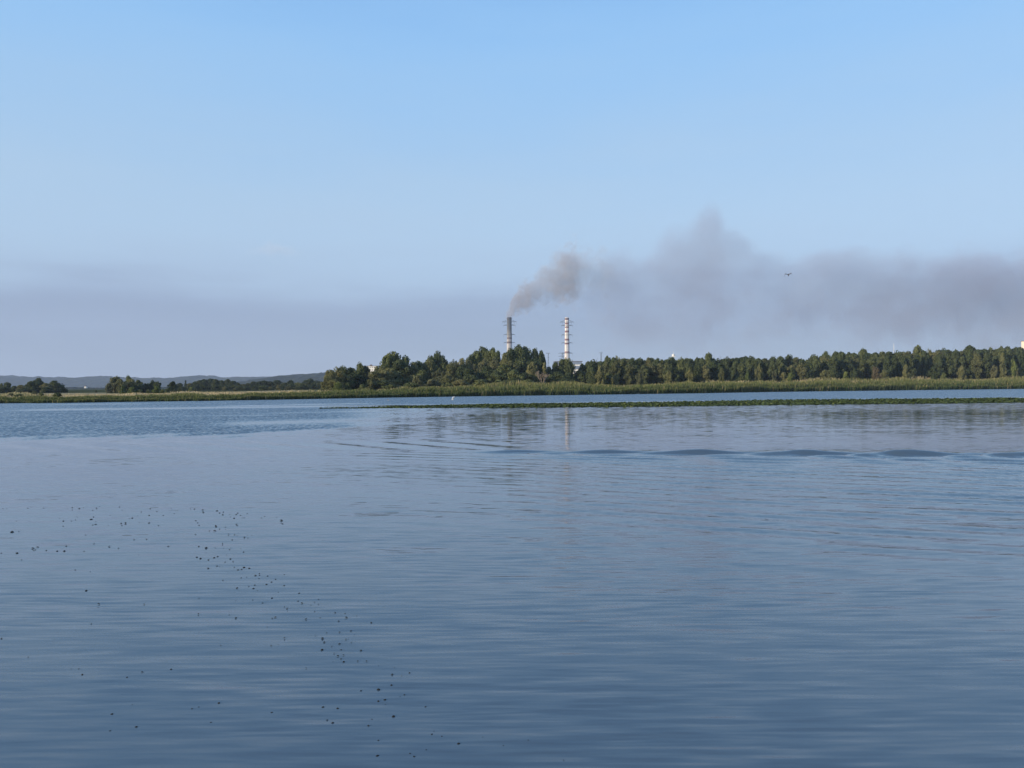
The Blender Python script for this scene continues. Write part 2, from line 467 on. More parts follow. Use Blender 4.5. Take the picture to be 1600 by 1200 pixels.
TALL = ([0, .12, .4, .7, .88, 1], [.5, .8, 1.0, .98, .80, .45])
SLIM = ([0, .15, .5, .8, 1], [.5, .95, .95, .75, .3])
CONE = ([0, .1, .4, .75, 1], [.7, 1, .75, .38, .08])
SHRUB = ([0, .25, .6, .85, 1], [.95, 1.0, .88, .62, .25])
def trunk_mesh(name, mat, h, r, seed, limbs=6, lean=.04, asp=1.0):
    g = random.Random(seed); mb = MB()
    p = Vector((0, 0, -.03)); seg = 5
    pts = [p]
    for i in range(seg):
        p = Vector((pts[-1].x + g.uniform(-lean, lean) * .5, pts[-1].y + g.uniform(-lean, lean) * .5, -.03 + (h + .03) * (i + 1) / seg)); pts.append(p)
    for i in range(seg):
        mb.tube(pts[i], pts[i + 1], r * (1 - i / seg * .75), r * (1 - (i + 1) / seg * .75), 7, cap=(i in (0, seg - 1)))
    for k in range(limbs):
        i = g.randint(1, seg - 1); a = g.uniform(0, 6.28); L = g.uniform(.16, .3)
        q = pts[i] + Vector((math.cos(a) * L, math.sin(a) * L, L * g.uniform(.5, .9) / asp))
        mb.tube(pts[i], q, r * .45, r * .15, 5)
        q2 = q + Vector((math.cos(a + .5) * L * .5, math.sin(a + .5) * L * .5, L * .5))
        mb.tube(q, q2, r * .15, r * .05, 4)
    me = bpy.data.meshes.new(name); me.from_pydata(mb.v, [], mb.f); me.update(); me.materials.append(mat)
    return me
PROTO = {}
def proto(kind, variants):
    PROTO[kind] = variants
def mk(kind, nm, mat, prof, z0, z1, br, nb, nl, size, tr, ntypes=3, flat=1.0, droop=0.0, base_seed=0, bark='bark', limbs=6):
    vs_ = []
    for i in range(ntypes):
        c, r = blobs(base_seed + i * 13 + 1, nb, prof, z0, z1 - br * .5, br)
        cm = leaf_mesh('crown', c, r, nl, size, M[mat], base_seed + i * 7 + 2, flat, droop)
        tm = trunk_mesh('trunk', M[bark], z0 + (z1 - z0) * .75, tr, base_seed + i, limbs)
        vs_.append((cm, tm))
    PROTO[kind] = (nm, vs_)
# name, material, profile, crown bottom, top, blob radius, blobs, leaves per blob, leaf size, trunk radius
mk('round', 'broadleaf_tree', 'mid_leaf', ROUND, .08, 1.0, .15, 62, 120, .027, .022, 5, base_seed=100)
mk('dark', 'broadleaf_tree', 'dark_leaf', FULL, .05, 1.0, .145, 66, 120, .027, .022, 5, base_seed=200)
mk('olive', 'broadleaf_tree', 'olive_leaf', FULL, .04, 1.0, .14, 66, 120, .026, .022, 5, base_seed=300)
mk('willow', 'willow_tree', 'willow_leaf', FULL, .03, 1.0, .12, 70, 105, .026, .02, 4, flat=1.1, droop=.4, base_seed=400)
M['wood_leaf'] = foliage_mat('wood_leaf', (0.044, 0.062, 0.028), (0.090, 0.110, 0.044))
M['pale_wood_leaf'] = foliage_mat('pale_wood_leaf', (0.070, 0.082, 0.036), (0.128, 0.134, 0.058))
mk('tall', 'woodland_tree', 'wood_leaf', TALL, .20, 1.0, .22, 62, 110, .050, .028, 6, flat=.42, base_seed=500)
mk('talldark', 'woodland_tree', 'dark_leaf', TALL, .14, 1.0, .22, 66, 110, .050, .028, 5, flat=.42, base_seed=600)
mk('tallolive', 'woodland_tree', 'pale_wood_leaf', TALL, .24, 1.0, .21, 58, 110, .048, .028, 5, flat=.42, base_seed=700, bark='pale_bark')
mk('poplar', 'poplar_tree', 'olive_leaf', SLIM, .08, 1.0, .24, 50, 90, .060, .04, 2, flat=.35, base_seed=800)
mk('conifer', 'conifer_tree', 'dark_leaf', CONE, .06, 1.0, .15, 60, 80, .035, .03, 2, flat=.5, base_seed=900)
mk('shrub', 'willow_shrub', 'willow_leaf', SHRUB, .0, 1.0, .16, 50, 80, .034, .02, 3, base_seed=1000)
mk('greenshrub', 'green_shrub', 'mid_leaf', SHRUB, .0, 1.0, .16, 50, 80, .034, .02, 3, base_seed=1100)
mk('lime', 'young_tree', 'lime_leaf', ROUND, .0, 1.0, .16, 50, 80, .034, .02, 2, base_seed=1200)
mk('brown', 'broadleaf_tree', 'brown_leaf', ROUND, .05, 1.0, .15, 50, 80, .032, .02, 2, base_seed=1300)
CATS = {'broadleaf_tree': 'tree', 'willow_tree': 'willow', 'woodland_tree': 'tree', 'poplar_tree': 'poplar', 'conifer_tree': 'conifer',
        'willow_shrub': 'shrub', 'green_shrub': 'shrub', 'young_tree': 'young tree'}
tr_rng = random.Random(11)
def tree(px, top, w, kind, Y, label, group=None):
    nm, vs_ = PROTO[kind]
    cm, tm = vs_[tr_rng.randrange(len(vs_))]
    Y = Y + shoreY(px)
    X = (px - 800) * Y / F
    gz = float(ground(X, Y)) - .1
    h = at(px, top, Y)[2] - gz
    wd = w * Y / F
    root = link(nm, None, loc=(X, Y, gz))
    root.rotation_euler = (0, 0, tr_rng.uniform(0, 6.28))
    root.scale = (wd, wd, h)
    tag(root, label, CATS[nm], group)
    c = link('crown', cm, root); t = link('trunk', tm, root)
    return root
ORD = ['', 'first', 'second', 'third', 'fourth', 'fifth', 'sixth', 'seventh', 'eighth', 'ninth', 'tenth', 'eleventh', 'twelfth', 'thirteenth', 'fourteenth',
       'fifteenth', 'sixteenth', 'seventeenth', 'eighteenth', 'nineteenth', 'twentieth'] 
def ordinal(k):
    if k <= 20: return ORD[k]
    tens = ['', '', 'twent', 'thirt', 'fort', 'fift', 'sixt', 'sevent', 'eight', 'ninet'][k // 10]
    return tens + ('y-' + ORD[k % 10] if k % 10 else 'ieth')
DESC = {'round': 'mid green rounded tree', 'dark': 'dark green bushy tree', 'olive': 'olive green spreading tree', 'willow': 'silvery green drooping willow',
        'tall': 'tall mid green woodland tree', 'talldark': 'tall dark green woodland tree', 'tallolive': 'tall pale-trunked olive tree',
        'poplar': 'slender upright poplar', 'conifer': 'dark pointed conifer', 'shrub': 'pale silvery shrub', 'greenshrub': 'low green shrub',
        'lime': 'small yellow-green tree', 'brown': 'brownish dry-looking tree'}
def grove(items, where, group):
    cnt = {}
    tot = {}
    items = sorted(items, key=lambda i: i[0])
    for it in items: tot[it[3]] = tot.get(it[3], 0) + 1
    for it in items:
        px, top, w, kind, Y = it[:5]
        cnt[kind] = cnt.get(kind, 0) + 1
        if len(it) > 5: lab = it[5]
        elif tot[kind] == 1: lab = 'the only %s in the %s' % (DESC[kind], where)
        else: lab = '%s %s from the left in the %s' % (ordinal(cnt[kind]), DESC[kind], where)
        tree(px, top, w, kind, Y, lab, group)
# far left clump
grove([(-9, 600, 24, 'dark', 190), (10, 597, 15, 'round', 180), (22, 602.5, 16, 'dark', 175), (33, 601, 17, 'olive', 165), (43, 600, 14, 'round', 190),
       (50, 595, 16, 'round', 175), (60, 590, 24, 'dark', 180, 'tallest dark round tree of the clump at the far left shore'), (71, 598, 14, 'olive', 165),
       (84, 594, 24, 'dark', 175), (94, 601, 14, 'dark', 178), (101, 606.5, 11, 'dark', 180), (6, 605, 20, 'dark', 150), (74, 604, 18, 'dark', 150), (38, 606, 22, 'dark', 160),
       (54, 611, 13, 'shrub', 34), (17, 614, 14, 'shrub', 26), (64, 613, 13, 'greenshrub', 24), (30, 615, 16, 'greenshrub', 22), (90, 613.5, 18, 'greenshrub', 20)],
      'far left shore clump', 'trees in the far left clump')
grove([(170, 598, 12, 'willow', 110), (178, 588.5, 22, 'willow', 115, 'pale willow at the left end of the small copse on the left meadow'), (184, 588, 13, 'olive', 125), (190, 591, 18, 'olive', 110), (200, 586.5, 15, 'round', 125, 'tallest tree of the small copse on the left meadow'),
       (205, 591, 16, 'olive', 112), (216, 593, 19, 'dark', 120), (227, 599, 16, 'dark', 122), (238, 594, 15, 'dark', 122), (245, 595.5, 14, 'dark', 118), (197, 598, 20, 'dark', 118), (210, 602, 24, 'dark', 112),
       (192, 602.5, 8, 'lime', 62), (206, 604, 13, 'lime', 60), (244, 602, 11, 'lime', 55), (219, 608, 13, 'greenshrub', 60), (232, 608, 10, 'greenshrub', 60), (254, 607.5, 9, 'greenshrub', 60),
       (150, 608, 5, 'conifer', 150, 'tiny dark conifer alone on the left meadow before the hills'), (270, 595.5, 15, 'dark', 140, 'dark tree alone just right of the small left copse'), (262, 606, 8, 'greenshrub', 70)],
      'small left meadow copse', 'trees in the small copse on the left meadow')
cb = [(281, 597, 12, 'tall', 300), (290, 593, 7, 'conifer', 310), (297, 597, 12, 'tallolive', 305), (305, 594, 12, 'tall', 320), (312, 592, 12, 'talldark', 320), (320, 590.5, 14, 'tall', 330),
      (329, 589, 13, 'talldark', 330), (337, 590, 13, 'tall', 320), (346, 592, 13, 'talldark', 330), (356, 590, 13, 'tall', 330), (364, 593, 12, 'talldark', 320), (371, 596, 10, 'tall', 320),
      (379, 598.5, 12, 'tallolive', 320), (388, 597, 13, 'tall', 320), (397, 594.5, 13, 'tall', 330), (405, 594, 12, 'talldark', 330), (413, 592.5, 14, 'talldark', 330), (423, 594, 13, 'tall', 330), (434, 592, 16, 'tall', 330),
      (444, 596, 14, 'talldark', 320), (455, 594, 15, 'dark', 300), (466, 597, 14, 'round', 280), (485, 591.5, 30, 'dark', 290, 'broad dark dome-shaped tree right of the distant left wood'), (497, 598, 14, 'dark', 285), (474, 597, 16, 'dark', 300),
      (410, 602, 13, 'round', 200), (436, 601, 12, 'willow', 180), (450, 602.5, 14, 'willow', 180), (299, 604, 9, 'lime', 220), (351, 603, 9, 'olive', 220), (367, 606, 8, 'shrub', 180), (423, 604, 12, 'olive', 200)]
for q in range(275, 500, 9): cb.append((q + tr_rng.uniform(-3, 3), 602 + tr_rng.uniform(-2, 2), 15, 'dark', 260 + tr_rng.uniform(-20, 20)))
grove(cb, 'distant left wood', 'trees in the distant left wood')
cg = [(516, 577, 22, 'olive', 38), (528, 573, 26, 'olive', 42, 'olive tree with a small peaked top at the left end of the central trees'), (512, 588, 20, 'olive', 30), (536, 571.5, 20, 'round', 48), (548, 574, 24, 'dark', 48), (562, 566.5, 20, 'round', 55), (571, 571, 16, 'dark', 55),
      (555, 583, 34, 'dark', 45), (522, 592, 22, 'olive', 28), (528, 596, 12, 'lime', 22), (543, 597.5, 14, 'greenshrub', 22), (566, 600, 13, 'greenshrub', 24), (540, 588, 24, 'dark', 42),
      (616, 549, 34, 'round', 60, 'tall rounded tree with a ragged crown right of the white block'), (604, 556, 24, 'round', 58), (630, 560, 20, 'dark', 62), (622, 562, 34, 'dark', 56), (594, 571, 28, 'olive', 50), (586, 580, 30, 'olive', 44), (607, 575, 34, 'olive', 46), (620, 585, 30, 'dark', 46), (578, 592, 12, 'olive', 36), (598, 594, 30, 'dark', 36),
      (646, 565, 22, 'olive', 58), (655, 562, 24, 'round', 62), (668, 560, 26, 'olive', 60), (684, 549.5, 32, 'dark', 75, 'dark flat-topped tree standing over the left part of the central grove'), (673, 556, 22, 'dark', 72), (692, 556, 22, 'dark', 72), (645, 585, 22, 'olive', 46), (652, 586, 20, 'willow', 28), (660, 578, 26, 'round', 52),
      (686, 577, 24, 'willow', 44), (676, 592, 26, 'willow', 30), (700, 585, 24, 'olive', 40), (711, 562, 22, 'willow', 52), (722, 559, 22, 'olive', 54), (732, 560, 20, 'willow', 56), (704, 567, 22, 'olive', 48), (737, 553, 18, 'round', 66), (748, 548, 26, 'round', 72),
      (757, 540, 30, 'dark', 85, 'broad dark tree on the skyline left of the smoking chimney'), (769, 543, 26, 'round', 82), (778, 550, 20, 'dark', 76), (745, 568, 20, 'willow', 52), (719, 572, 26, 'dark', 46), (730, 576, 34, 'dark', 44), (737, 585, 30, 'dark', 40), (762, 571, 34, 'dark', 46), (775, 578, 32, 'dark', 42), (757, 560, 20, 'willow', 58), (772, 558, 24, 'willow', 56),
      (720, 592, 26, 'olive', 32), (752, 592, 30, 'greenshrub', 26), (780, 592, 24, 'greenshrub', 26), (790, 551, 24, 'olive', 66), (798, 545, 24, 'dark', 74), (809, 538, 26, 'round', 80, 'highest dark green tree just right of the smoking chimney'), (821, 541, 24, 'round', 80), (836, 543, 22, 'dark', 80), (846, 546, 20, 'dark', 80),
      (797, 563, 30, 'olive', 54), (815, 560, 32, 'dark', 58), (832, 562, 30, 'dark', 62), (845, 560, 22, 'dark', 66), (785, 568, 28, 'round', 52), (803, 577, 30, 'greenshrub', 34), (820, 582, 26, 'dark', 40), (832, 565, 17, 'olive', 42), (840, 582, 24, 'dark', 46), (805, 590, 34, 'dark', 30), (826, 592, 24, 'greenshrub', 26),
      (851, 561, 9, 'poplar', 56), (858, 572, 16, 'dark', 60), (868, 565, 20, 'dark', 66), (878, 560, 20, 'dark', 66), (886, 557.5, 18, 'round', 66), (890, 564, 14, 'dark', 64), (872, 580, 30, 'dark', 50), (887, 582, 18, 'dark', 52), (860, 590, 26, 'dark', 36), (884, 591, 26, 'dark', 36), (640, 597, 24, 'greenshrub', 26), (700, 597, 24, 'greenshrub', 26), (611, 600, 24, 'greenshrub', 26)]
cg = [(q[0], q[1], q[2] * 1.22) + tuple(q[3:]) for q in cg]
grove(cg, 'central grove', 'trees in the central grove')
cw = []
tops = [(906, 574), (911, 563), (919, 557), (927, 557), (936, 560), (947, 550), (958, 552.5), (967, 555), (976, 552), (984, 555), (991, 552.5), (999, 554), (1006, 556), (1013, 552), (1026, 553), (1033, 556), (1041, 555.5), (1053, 555), (1064, 554), (1075, 553), (1087, 552), (1098, 553.5), (1108, 550),
        (1118, 554), (1133, 551), (1143, 552), (1152, 553), (1166, 550), (1175, 552), (1186, 553.5), (1196, 554), (1207, 552), (1222, 551), (1234, 554), (1243, 553), (1251, 556),
        (1262, 558), (1272, 547.5), (1284, 549), (1293, 548), (1303, 542.5), (1315, 543), (1325, 544), (1336, 546), (1346, 544), (1355, 545), (1366, 543), (1378, 543), (1390, 543), (1400, 541.5), (1411, 542.5), (1421, 541), (1434, 538), (1444, 540.5), (1454, 541), (1463, 540),
        (1474, 538.5), (1485, 540), (1495, 539), (1506, 540), (1516, 532), (1527, 539), (1537, 538), (1549, 536.5), (1559, 536), (1568, 534.5), (1578, 535), (1588, 536), (1597, 535), (1608, 534.5), (1620, 537), (1634, 538)]
kk = ['tall', 'talldark', 'talldark', 'tall', 'talldark', 'tall', 'tallolive']
for i, (a, b_) in enumerate(tops):
    lab = None
    if a == 1516: lab = 'high rounded crown standing above the right end of the long wood'
    if a == 947: lab = 'high rounded crown near the left end of the long wood'
    k_ = kk[(i * 5 + i // 3) % 7]
    if a not in (1516, 947) and a > 930 and tr_rng.random() < .18: k_ = tr_rng.choice(['dark', 'dark', 'round', 'olive']); b_ += tr_rng.uniform(-.5, 4)
    a2 = a + (tr_rng.uniform(-3, 3) if a > 930 else 0)
    w = tr_rng.uniform(14, 25) if a != 1516 else 22
    if k_ in ('dark', 'round', 'olive'): w *= 1.25
    e = (a2, b_ + (tr_rng.uniform(-.8, 1.6) if a != 1516 else 0), w, k_, 70 + tr_rng.uniform(-10, 18))
    cw.append(e + (lab,) if lab else e)
x = 930
while x < 1640:
    base = float(np.interp(x, [t_[0] for t_ in tops], [t_[1] for t_ in tops]))
    if not 1252 < x < 1264: cw.append((x, base + tr_rng.uniform(1.5, 4.5), tr_rng.uniform(17, 24), tr_rng.choice(['talldark', 'talldark', 'tall']), 100 + tr_rng.uniform(-4, 14)))
    x += tr_rng.uniform(8, 12)
# second row, a little lower and nearer, then understorey
x = 909
while x < 1640:
    base = float(np.interp(x, [t_[0] for t_ in tops], [t_[1] for t_ in tops]))
    cw.append((x, base + tr_rng.uniform(5, 15), tr_rng.uniform(12, 18), kk[tr_rng.randrange(7)], 48 + tr_rng.uniform(0, 12)))
    x += tr_rng.uniform(9, 15)
x = 915
while x < 1640:
    base = float(np.interp(x, [900, 1250, 1600], [576, 574, 566]))
    cw.append((x, base + tr_rng.uniform(-3, 8), tr_rng.uniform(13, 20), tr_rng.choice(['dark', 'dark', 'round', 'dark', 'olive']), 44 + tr_rng.uniform(0, 40)))
    x += tr_rng.uniform(9, 15)
for (a, b_, w, k_) in ((938, 572, 14, 'olive'), (962, 582, 15, 'olive'), (1168, 580, 8, 'lime'), (1186, 569, 14, 'olive'), (1208, 579, 14, 'willow'), (1128, 574, 12, 'olive'), (1235, 582, 9, 'lime'), (1290, 577, 18, 'olive'), (1321, 580, 9, 'lime'), (1369, 572, 15, 'brown'),
                       (1415, 570, 12, 'olive'), (1503, 571, 14, 'olive'), (1526, 545, 16, 'tallolive'), (1567, 543, 11, 'poplar'), (1553, 570, 14, 'willow'), (1583, 560, 13, 'lime'), (1593, 575, 14, 'olive'), (1475, 582, 12, 'greenshrub'), (1045, 579, 14, 'olive'), (1000, 577, 14, 'willow'), (1078, 576, 13, 'olive'), (1152, 588, 13, 'greenshrub')):
    cw.append((a, b_, w, k_, 32 + tr_rng.uniform(0, 8)))
for lo_, hi_, nm_ in ((0, 1130, 'long wood, left third'), (1130, 1370, 'long wood, middle third'), (1370, 3000, 'long wood, right third')):
    grove([q for q in cw if lo_ <= q[0] < hi_], nm_, 'trees in the long right wood')

# bare dead tree by the gap
def dead_tree():
    Y = shoreY(848) + 34; X = (848 - 800) * Y / F; gz = float(ground(X, Y)); g = random.Random(4)
    root = link('dead_tree', None, loc=(X, Y, gz)); tag(root, 'leafless pale brown tree with bare forked branches in front of the dark grove', 'dead tree')
    t = MB(); t.tube((0, 0, -.3), (0, 0, 1.6), .22, .17, 7); t.build('trunk', M['pale_bark'], root)
    b_ = MB()
    def grow(p, d, L, r, n):
        q = p + d * L; b_.tube(p, q, r, r * .65, 5)
        if n:
            for _ in range(3 if n > 1 else 2):
                e = (d + Vector((g.uniform(-.6, .6), g.uniform(-.5, .5), g.uniform(-.05, .4)))).normalized()
                grow(q, e, L * g.uniform(.6, .85), r * .62, n - 1)
    for k in range(6):
        a = k * 1.05
        grow(Vector((0, 0, 1.5)), Vector((math.cos(a) * .6, math.sin(a) * .5, .8)).normalized(), g.uniform(1.3, 2.0), .13, 3)
    b_.build('branches', M['pale_bark'], root)
dead_tree()

# ------------------------------------------------------------------ reeds (stuff)
def blades(name, P, H_, W_, col, mat, seed, lean=.12):
    g = np.random.default_rng(seed); n_ = len(P)
    a = g.random(n_) * math.pi
    t = np.stack([np.cos(a), np.sin(a), np.zeros(n_)], -1) * W_[:, None]
    top = P + np.stack([g.normal(size=n_) * lean * H_ + .05 * H_, g.normal(size=n_) * lean * H_, H_], -1)
    midp = (P + top) / 2 + np.stack([g.normal(size=n_) * .03 * H_, g.normal(size=n_) * .03 * H_, np.zeros(n_)], -1)
    V = np.stack([P - t * .7, P + t * .7, midp + t, top + t * .25, top - t * .25, midp - t], 1).reshape(-1, 3)
    b0 = np.arange(n_)[:, None] * 6
    q = np.concatenate([b0 + [0, 1, 2, 5], b0 + [5, 2, 3, 4]], 1).reshape(-1, 4)
    me = mesh_np(name, V, q, 4, mat)
    att = me.color_attributes.new('tint', 'FLOAT_COLOR', 'POINT')
    c = np.ones((n_, 6, 4), np.float32); c[:, :, :3] = col[:, None, :]
    tipc = np.clip(col * 1.25 + np.array([.03, .02, .004]), 0, 1)
    c[:, 3, :3] = tipc; c[:, 4, :3] = tipc
    att.data.foreach_set('color', c.ravel())
    return me
def tint_mat(name, transl=.3):
    mt, n, l, b = new_mat(name)
    a = n.new('ShaderNodeAttribute'); a.attribute_name = 'tint'
    l.new(a.outputs['Color'], b.inputs['Base Color']); b.inputs['Roughness'].default_value = .75; b.inputs['Specular IOR Level'].default_value = .2
    tr = n.new('ShaderNodeBsdfTranslucent'); l.new(a.outputs['Color'], tr.inputs[0])
    mx = n.new('ShaderNodeMixShader'); mx.inputs[0].default_value = transl
    l.new(b.outputs[0], mx.inputs[1]); l.new(tr.outputs[0], mx.inputs[2]); l.new(mx.outputs[0], n['Material Output'].inputs[0])
    return mt
M['reed'] = tint_mat('reed_blades')
def smooth_noise(px, d, seed, sx, sy):
    g = np.random.default_rng(seed); A = g.random((64, 400))
    u = (px + 1500) / sx; v = (d + 20) / sy
    i = np.floor(u).astype(int) % 399; j = np.floor(v).astype(int) % 63; fu = u - np.floor(u); fv = v - np.floor(v)
    fu = fu * fu * (3 - 2 * fu); fv = fv * fv * (3 - 2 * fv)
    return (A[j, i] * (1 - fu) + A[j, i + 1] * fu) * (1 - fv) + (A[j + 1, i] * (1 - fu) + A[j + 1, i + 1] * fu) * fv
def reeds():
    g = np.random.default_rng(21)
    n_ = 90000
    px = g.uniform(-350, 1950, n_); d = -1.5 + np.interp(px, [0, 350, 650, 800], [8, 10, 20, 26]) * g.random(n_) ** 1.5
    px += (g.normal(size=n_) * 1.2)
    Y = shoreY(px) + d + 1.2 * (smooth_noise(px, d * 0, 5, 9, 10) - .5); X = (px - 800) * Y / F
    Hh = np.interp(px, [-350, 0, 200, 450, 650, 800, 950, 1100, 1300, 1600, 1950], [1.25, 1.25, 1.15, 1.5, 2.2, 2.7, 2.4, 2.8, 2.9, 3.1, 3.1])
    nz1 = smooth_noise(px, d, 1, 22, 9); nz2 = smooth_noise(px, d, 2, 70, 14); nz3 = smooth_noise(px, d, 3, 5, 5)
    Hh = Hh * (.38 + .48 * nz1 + .38 * nz2 + .20 * nz3) * (.93 + .12 * g.random(n_))
    Hh *= np.where(d < 1, .8, 1)
    keep = (smooth_noise(px, d, 9, 11, 4) > .13) | (d > 6)
    gz = ground(X, Y); gz = np.maximum(gz, -.3)
    P = np.stack([X, Y, gz], -1)
    c0 = np.array([.036, .066, .020]); c1 = np.array([.105, .122, .045]); c2 = np.array([.26, .215, .115])
    t = np.clip(nz1 * .6 + nz2 * .5 + (g.random(n_) - .5) * .5 - .32 + d / 34, 0, 1)[:, None]
    col = c0 * (1 - t) + c1 * t
    dry = (g.random(n_) < np.where(d > 14, .20, .06))[:, None]
    col = np.where(dry, c2, col) * (0.75 + .5 * g.random((n_, 1)))
    W_ = np.interp(Y, [100, 400], [.045, .11]) * (.7 + .8 * g.random(n_))
    me = blades('reed_bed', P[keep], Hh[keep], W_[keep], col[keep], M['reed'], 22)
    tag(link('reed_bed', me), 'band of tall green reeds along the whole far shore', 'reeds', kind='stuff')
    # dry meadow grass and taller herbs behind
    n2 = 60000
    px = g.uniform(-350, 1950, n2); d = 16 + 62 * g.random(n2) ** 1.2
    Y = shoreY(px) + d; X = (px - 800) * Y / F
    nz1 = smooth_noise(px, d, 11, 45, 16); nz2 = smooth_noise(px, d, 12, 14, 9)
    lush = np.interp(px, [-350, 0, 60, 100, 230, 260, 300, 400, 480, 840, 870, 1000, 1040, 1120, 1160, 1440, 1460, 1480, 1500], [.7, .7, .6, .1, .05, .5, .05, .1, .6, .8, .05, .05, .6, .7, .4, .45, .1, .5, .6])
    dry = np.clip(1.15 - lush - .5 * (nz2 - .5), 0, 1)
    tl = np.clip((nz1 + lush * .5 - .55) / .5, 0, 1); Hh = (.4 + 1.2 * tl * tl) * (.6 + .8 * g.random(n2)) * np.interp(px, [0, 500, 800, 1600], [.45, .55, 1, 1.5])
    P = np.stack([X, Y, ground(X, Y)], -1)
    cg_ = np.array([.105, .130, .045]); cd = np.array([.36, .30, .18])
    t = np.clip(dry + (g.random(n2) - .5) * .4, 0, 1)[:, None]
    col = (cg_ * (1 - t) + cd * t) * (.75 + .5 * g.random((n2, 1)))
    me = blades('meadow_grass', P, Hh, np.interp(Y, [100, 400], [.07, .15]) * (.7 + .8 * g.random(n2)), col, M['reed'], 23, .2)
    tag(link('meadow_grass', me), 'dry tan and green grass on the meadow behind the reeds', 'grass', kind='stuff')
reeds()

# ------------------------------------------------------------------ lily bed (stuff)
def lilies():
    g = np.random.default_rng(31)
    n_ = 60000
    px = 500 + 1600 * g.random(n_) ** .97
    fy = np.interp(px, [505, 560, 600, 700, 800, 1000, 1200, 1600, 2100], [638.3, 638.0, 637.6, 637.0, 636.7, 635.2, 632.5, 628.5, 623])   # near edge on the photo
    by = np.interp(px, [505, 560, 600, 700, 800, 1000, 1200, 1600, 2100], [638.1, 637.3, 635.9, 633.6, 632.1, 629.6, 625.6, 622.6, 617.5])
    hz = 602 - math.sin(ROLL) * (px - 800)
    Yn = CAM_H * F / (fy - hz); Yf = CAM_H * F / (by - hz)
    rag = smooth_noise(px * 3, px * 0, 41, 22, 9); rag2 = smooth_noise(px * 3, px * 0 + 30, 42, 60, 9); tt = g.random(n_); tt = -.10 * rag - .02 + tt * (1 + .12 * rag + .16 * (rag2 - .5)); Y = Yn + (Yf - Yn) * tt + g.normal(size=n_) * .35; Y = np.where(g.random(n_) < .01, Y - (Yf - Yn) * g.random(n_) * .5, Y); X = (px - 800) * Y / F
    r = .17 * (.6 + .8 * g.random(n_))
    raised = g.random(n_) < .4
    fade = np.clip((px - 505) / 260, .12, 1); raised &= g.random(n_) < fade; z = np.where(raised, .03 + .15 * g.random(n_) * fade, .012 + .01 * g.random(n_))
    nt_ = 6
    ang = np.arange(nt_) / nt_ * 2 * math.pi
    tilt = np.where(raised, g.uniform(.1, .9, n_), g.uniform(0, .06, n_)); ta = g.random(n_) * 6.283
    ux = np.stack([np.cos(ta), np.sin(ta), np.zeros(n_)], -1); uy = np.stack([-np.sin(ta) * np.cos(tilt), np.cos(ta) * np.cos(tilt), np.sin(tilt)], -1)
    C_ = np.stack([X, Y, z], -1)
    V = C_[:, None, :] + r[:, None, None] * (np.cos(ang)[None, :, None] * ux[:, None, :] + np.sin(ang)[None, :, None] * uy[:, None, :] * .85)
    V[:, :, 2] = np.maximum(V[:, :, 2], .008)
    F_ = np.arange(n_ * nt_)
    me = mesh_np('water_lily_bed', V.reshape(-1, 3), F_, nt_, M['reed'])
    att = me.color_attributes.new('tint', 'FLOAT_COLOR', 'POINT')
    base = np.array([.056, .080, .023]) * (.6 + .8 * g.random((n_, 1)))
    pale = np.array([.20, .22, .055])
    fr = np.interp(px, [505, 940, 980, 1300, 1350, 1600], [.015, .03, .10, .08, .04, .03])
    col = np.where(((g.random(n_) < fr) & raised & (r < .17))[:, None], pale, base)
    c = np.ones((n_, nt_, 4), np.float32); c[:, :, :3] = col[:, None, :]
    att.data.foreach_set('color', c.ravel())
    tag(link('water_lily_bed', me), 'long dark green strip of water lily leaves lying on the water', 'water lilies', kind='stuff')
lilies()

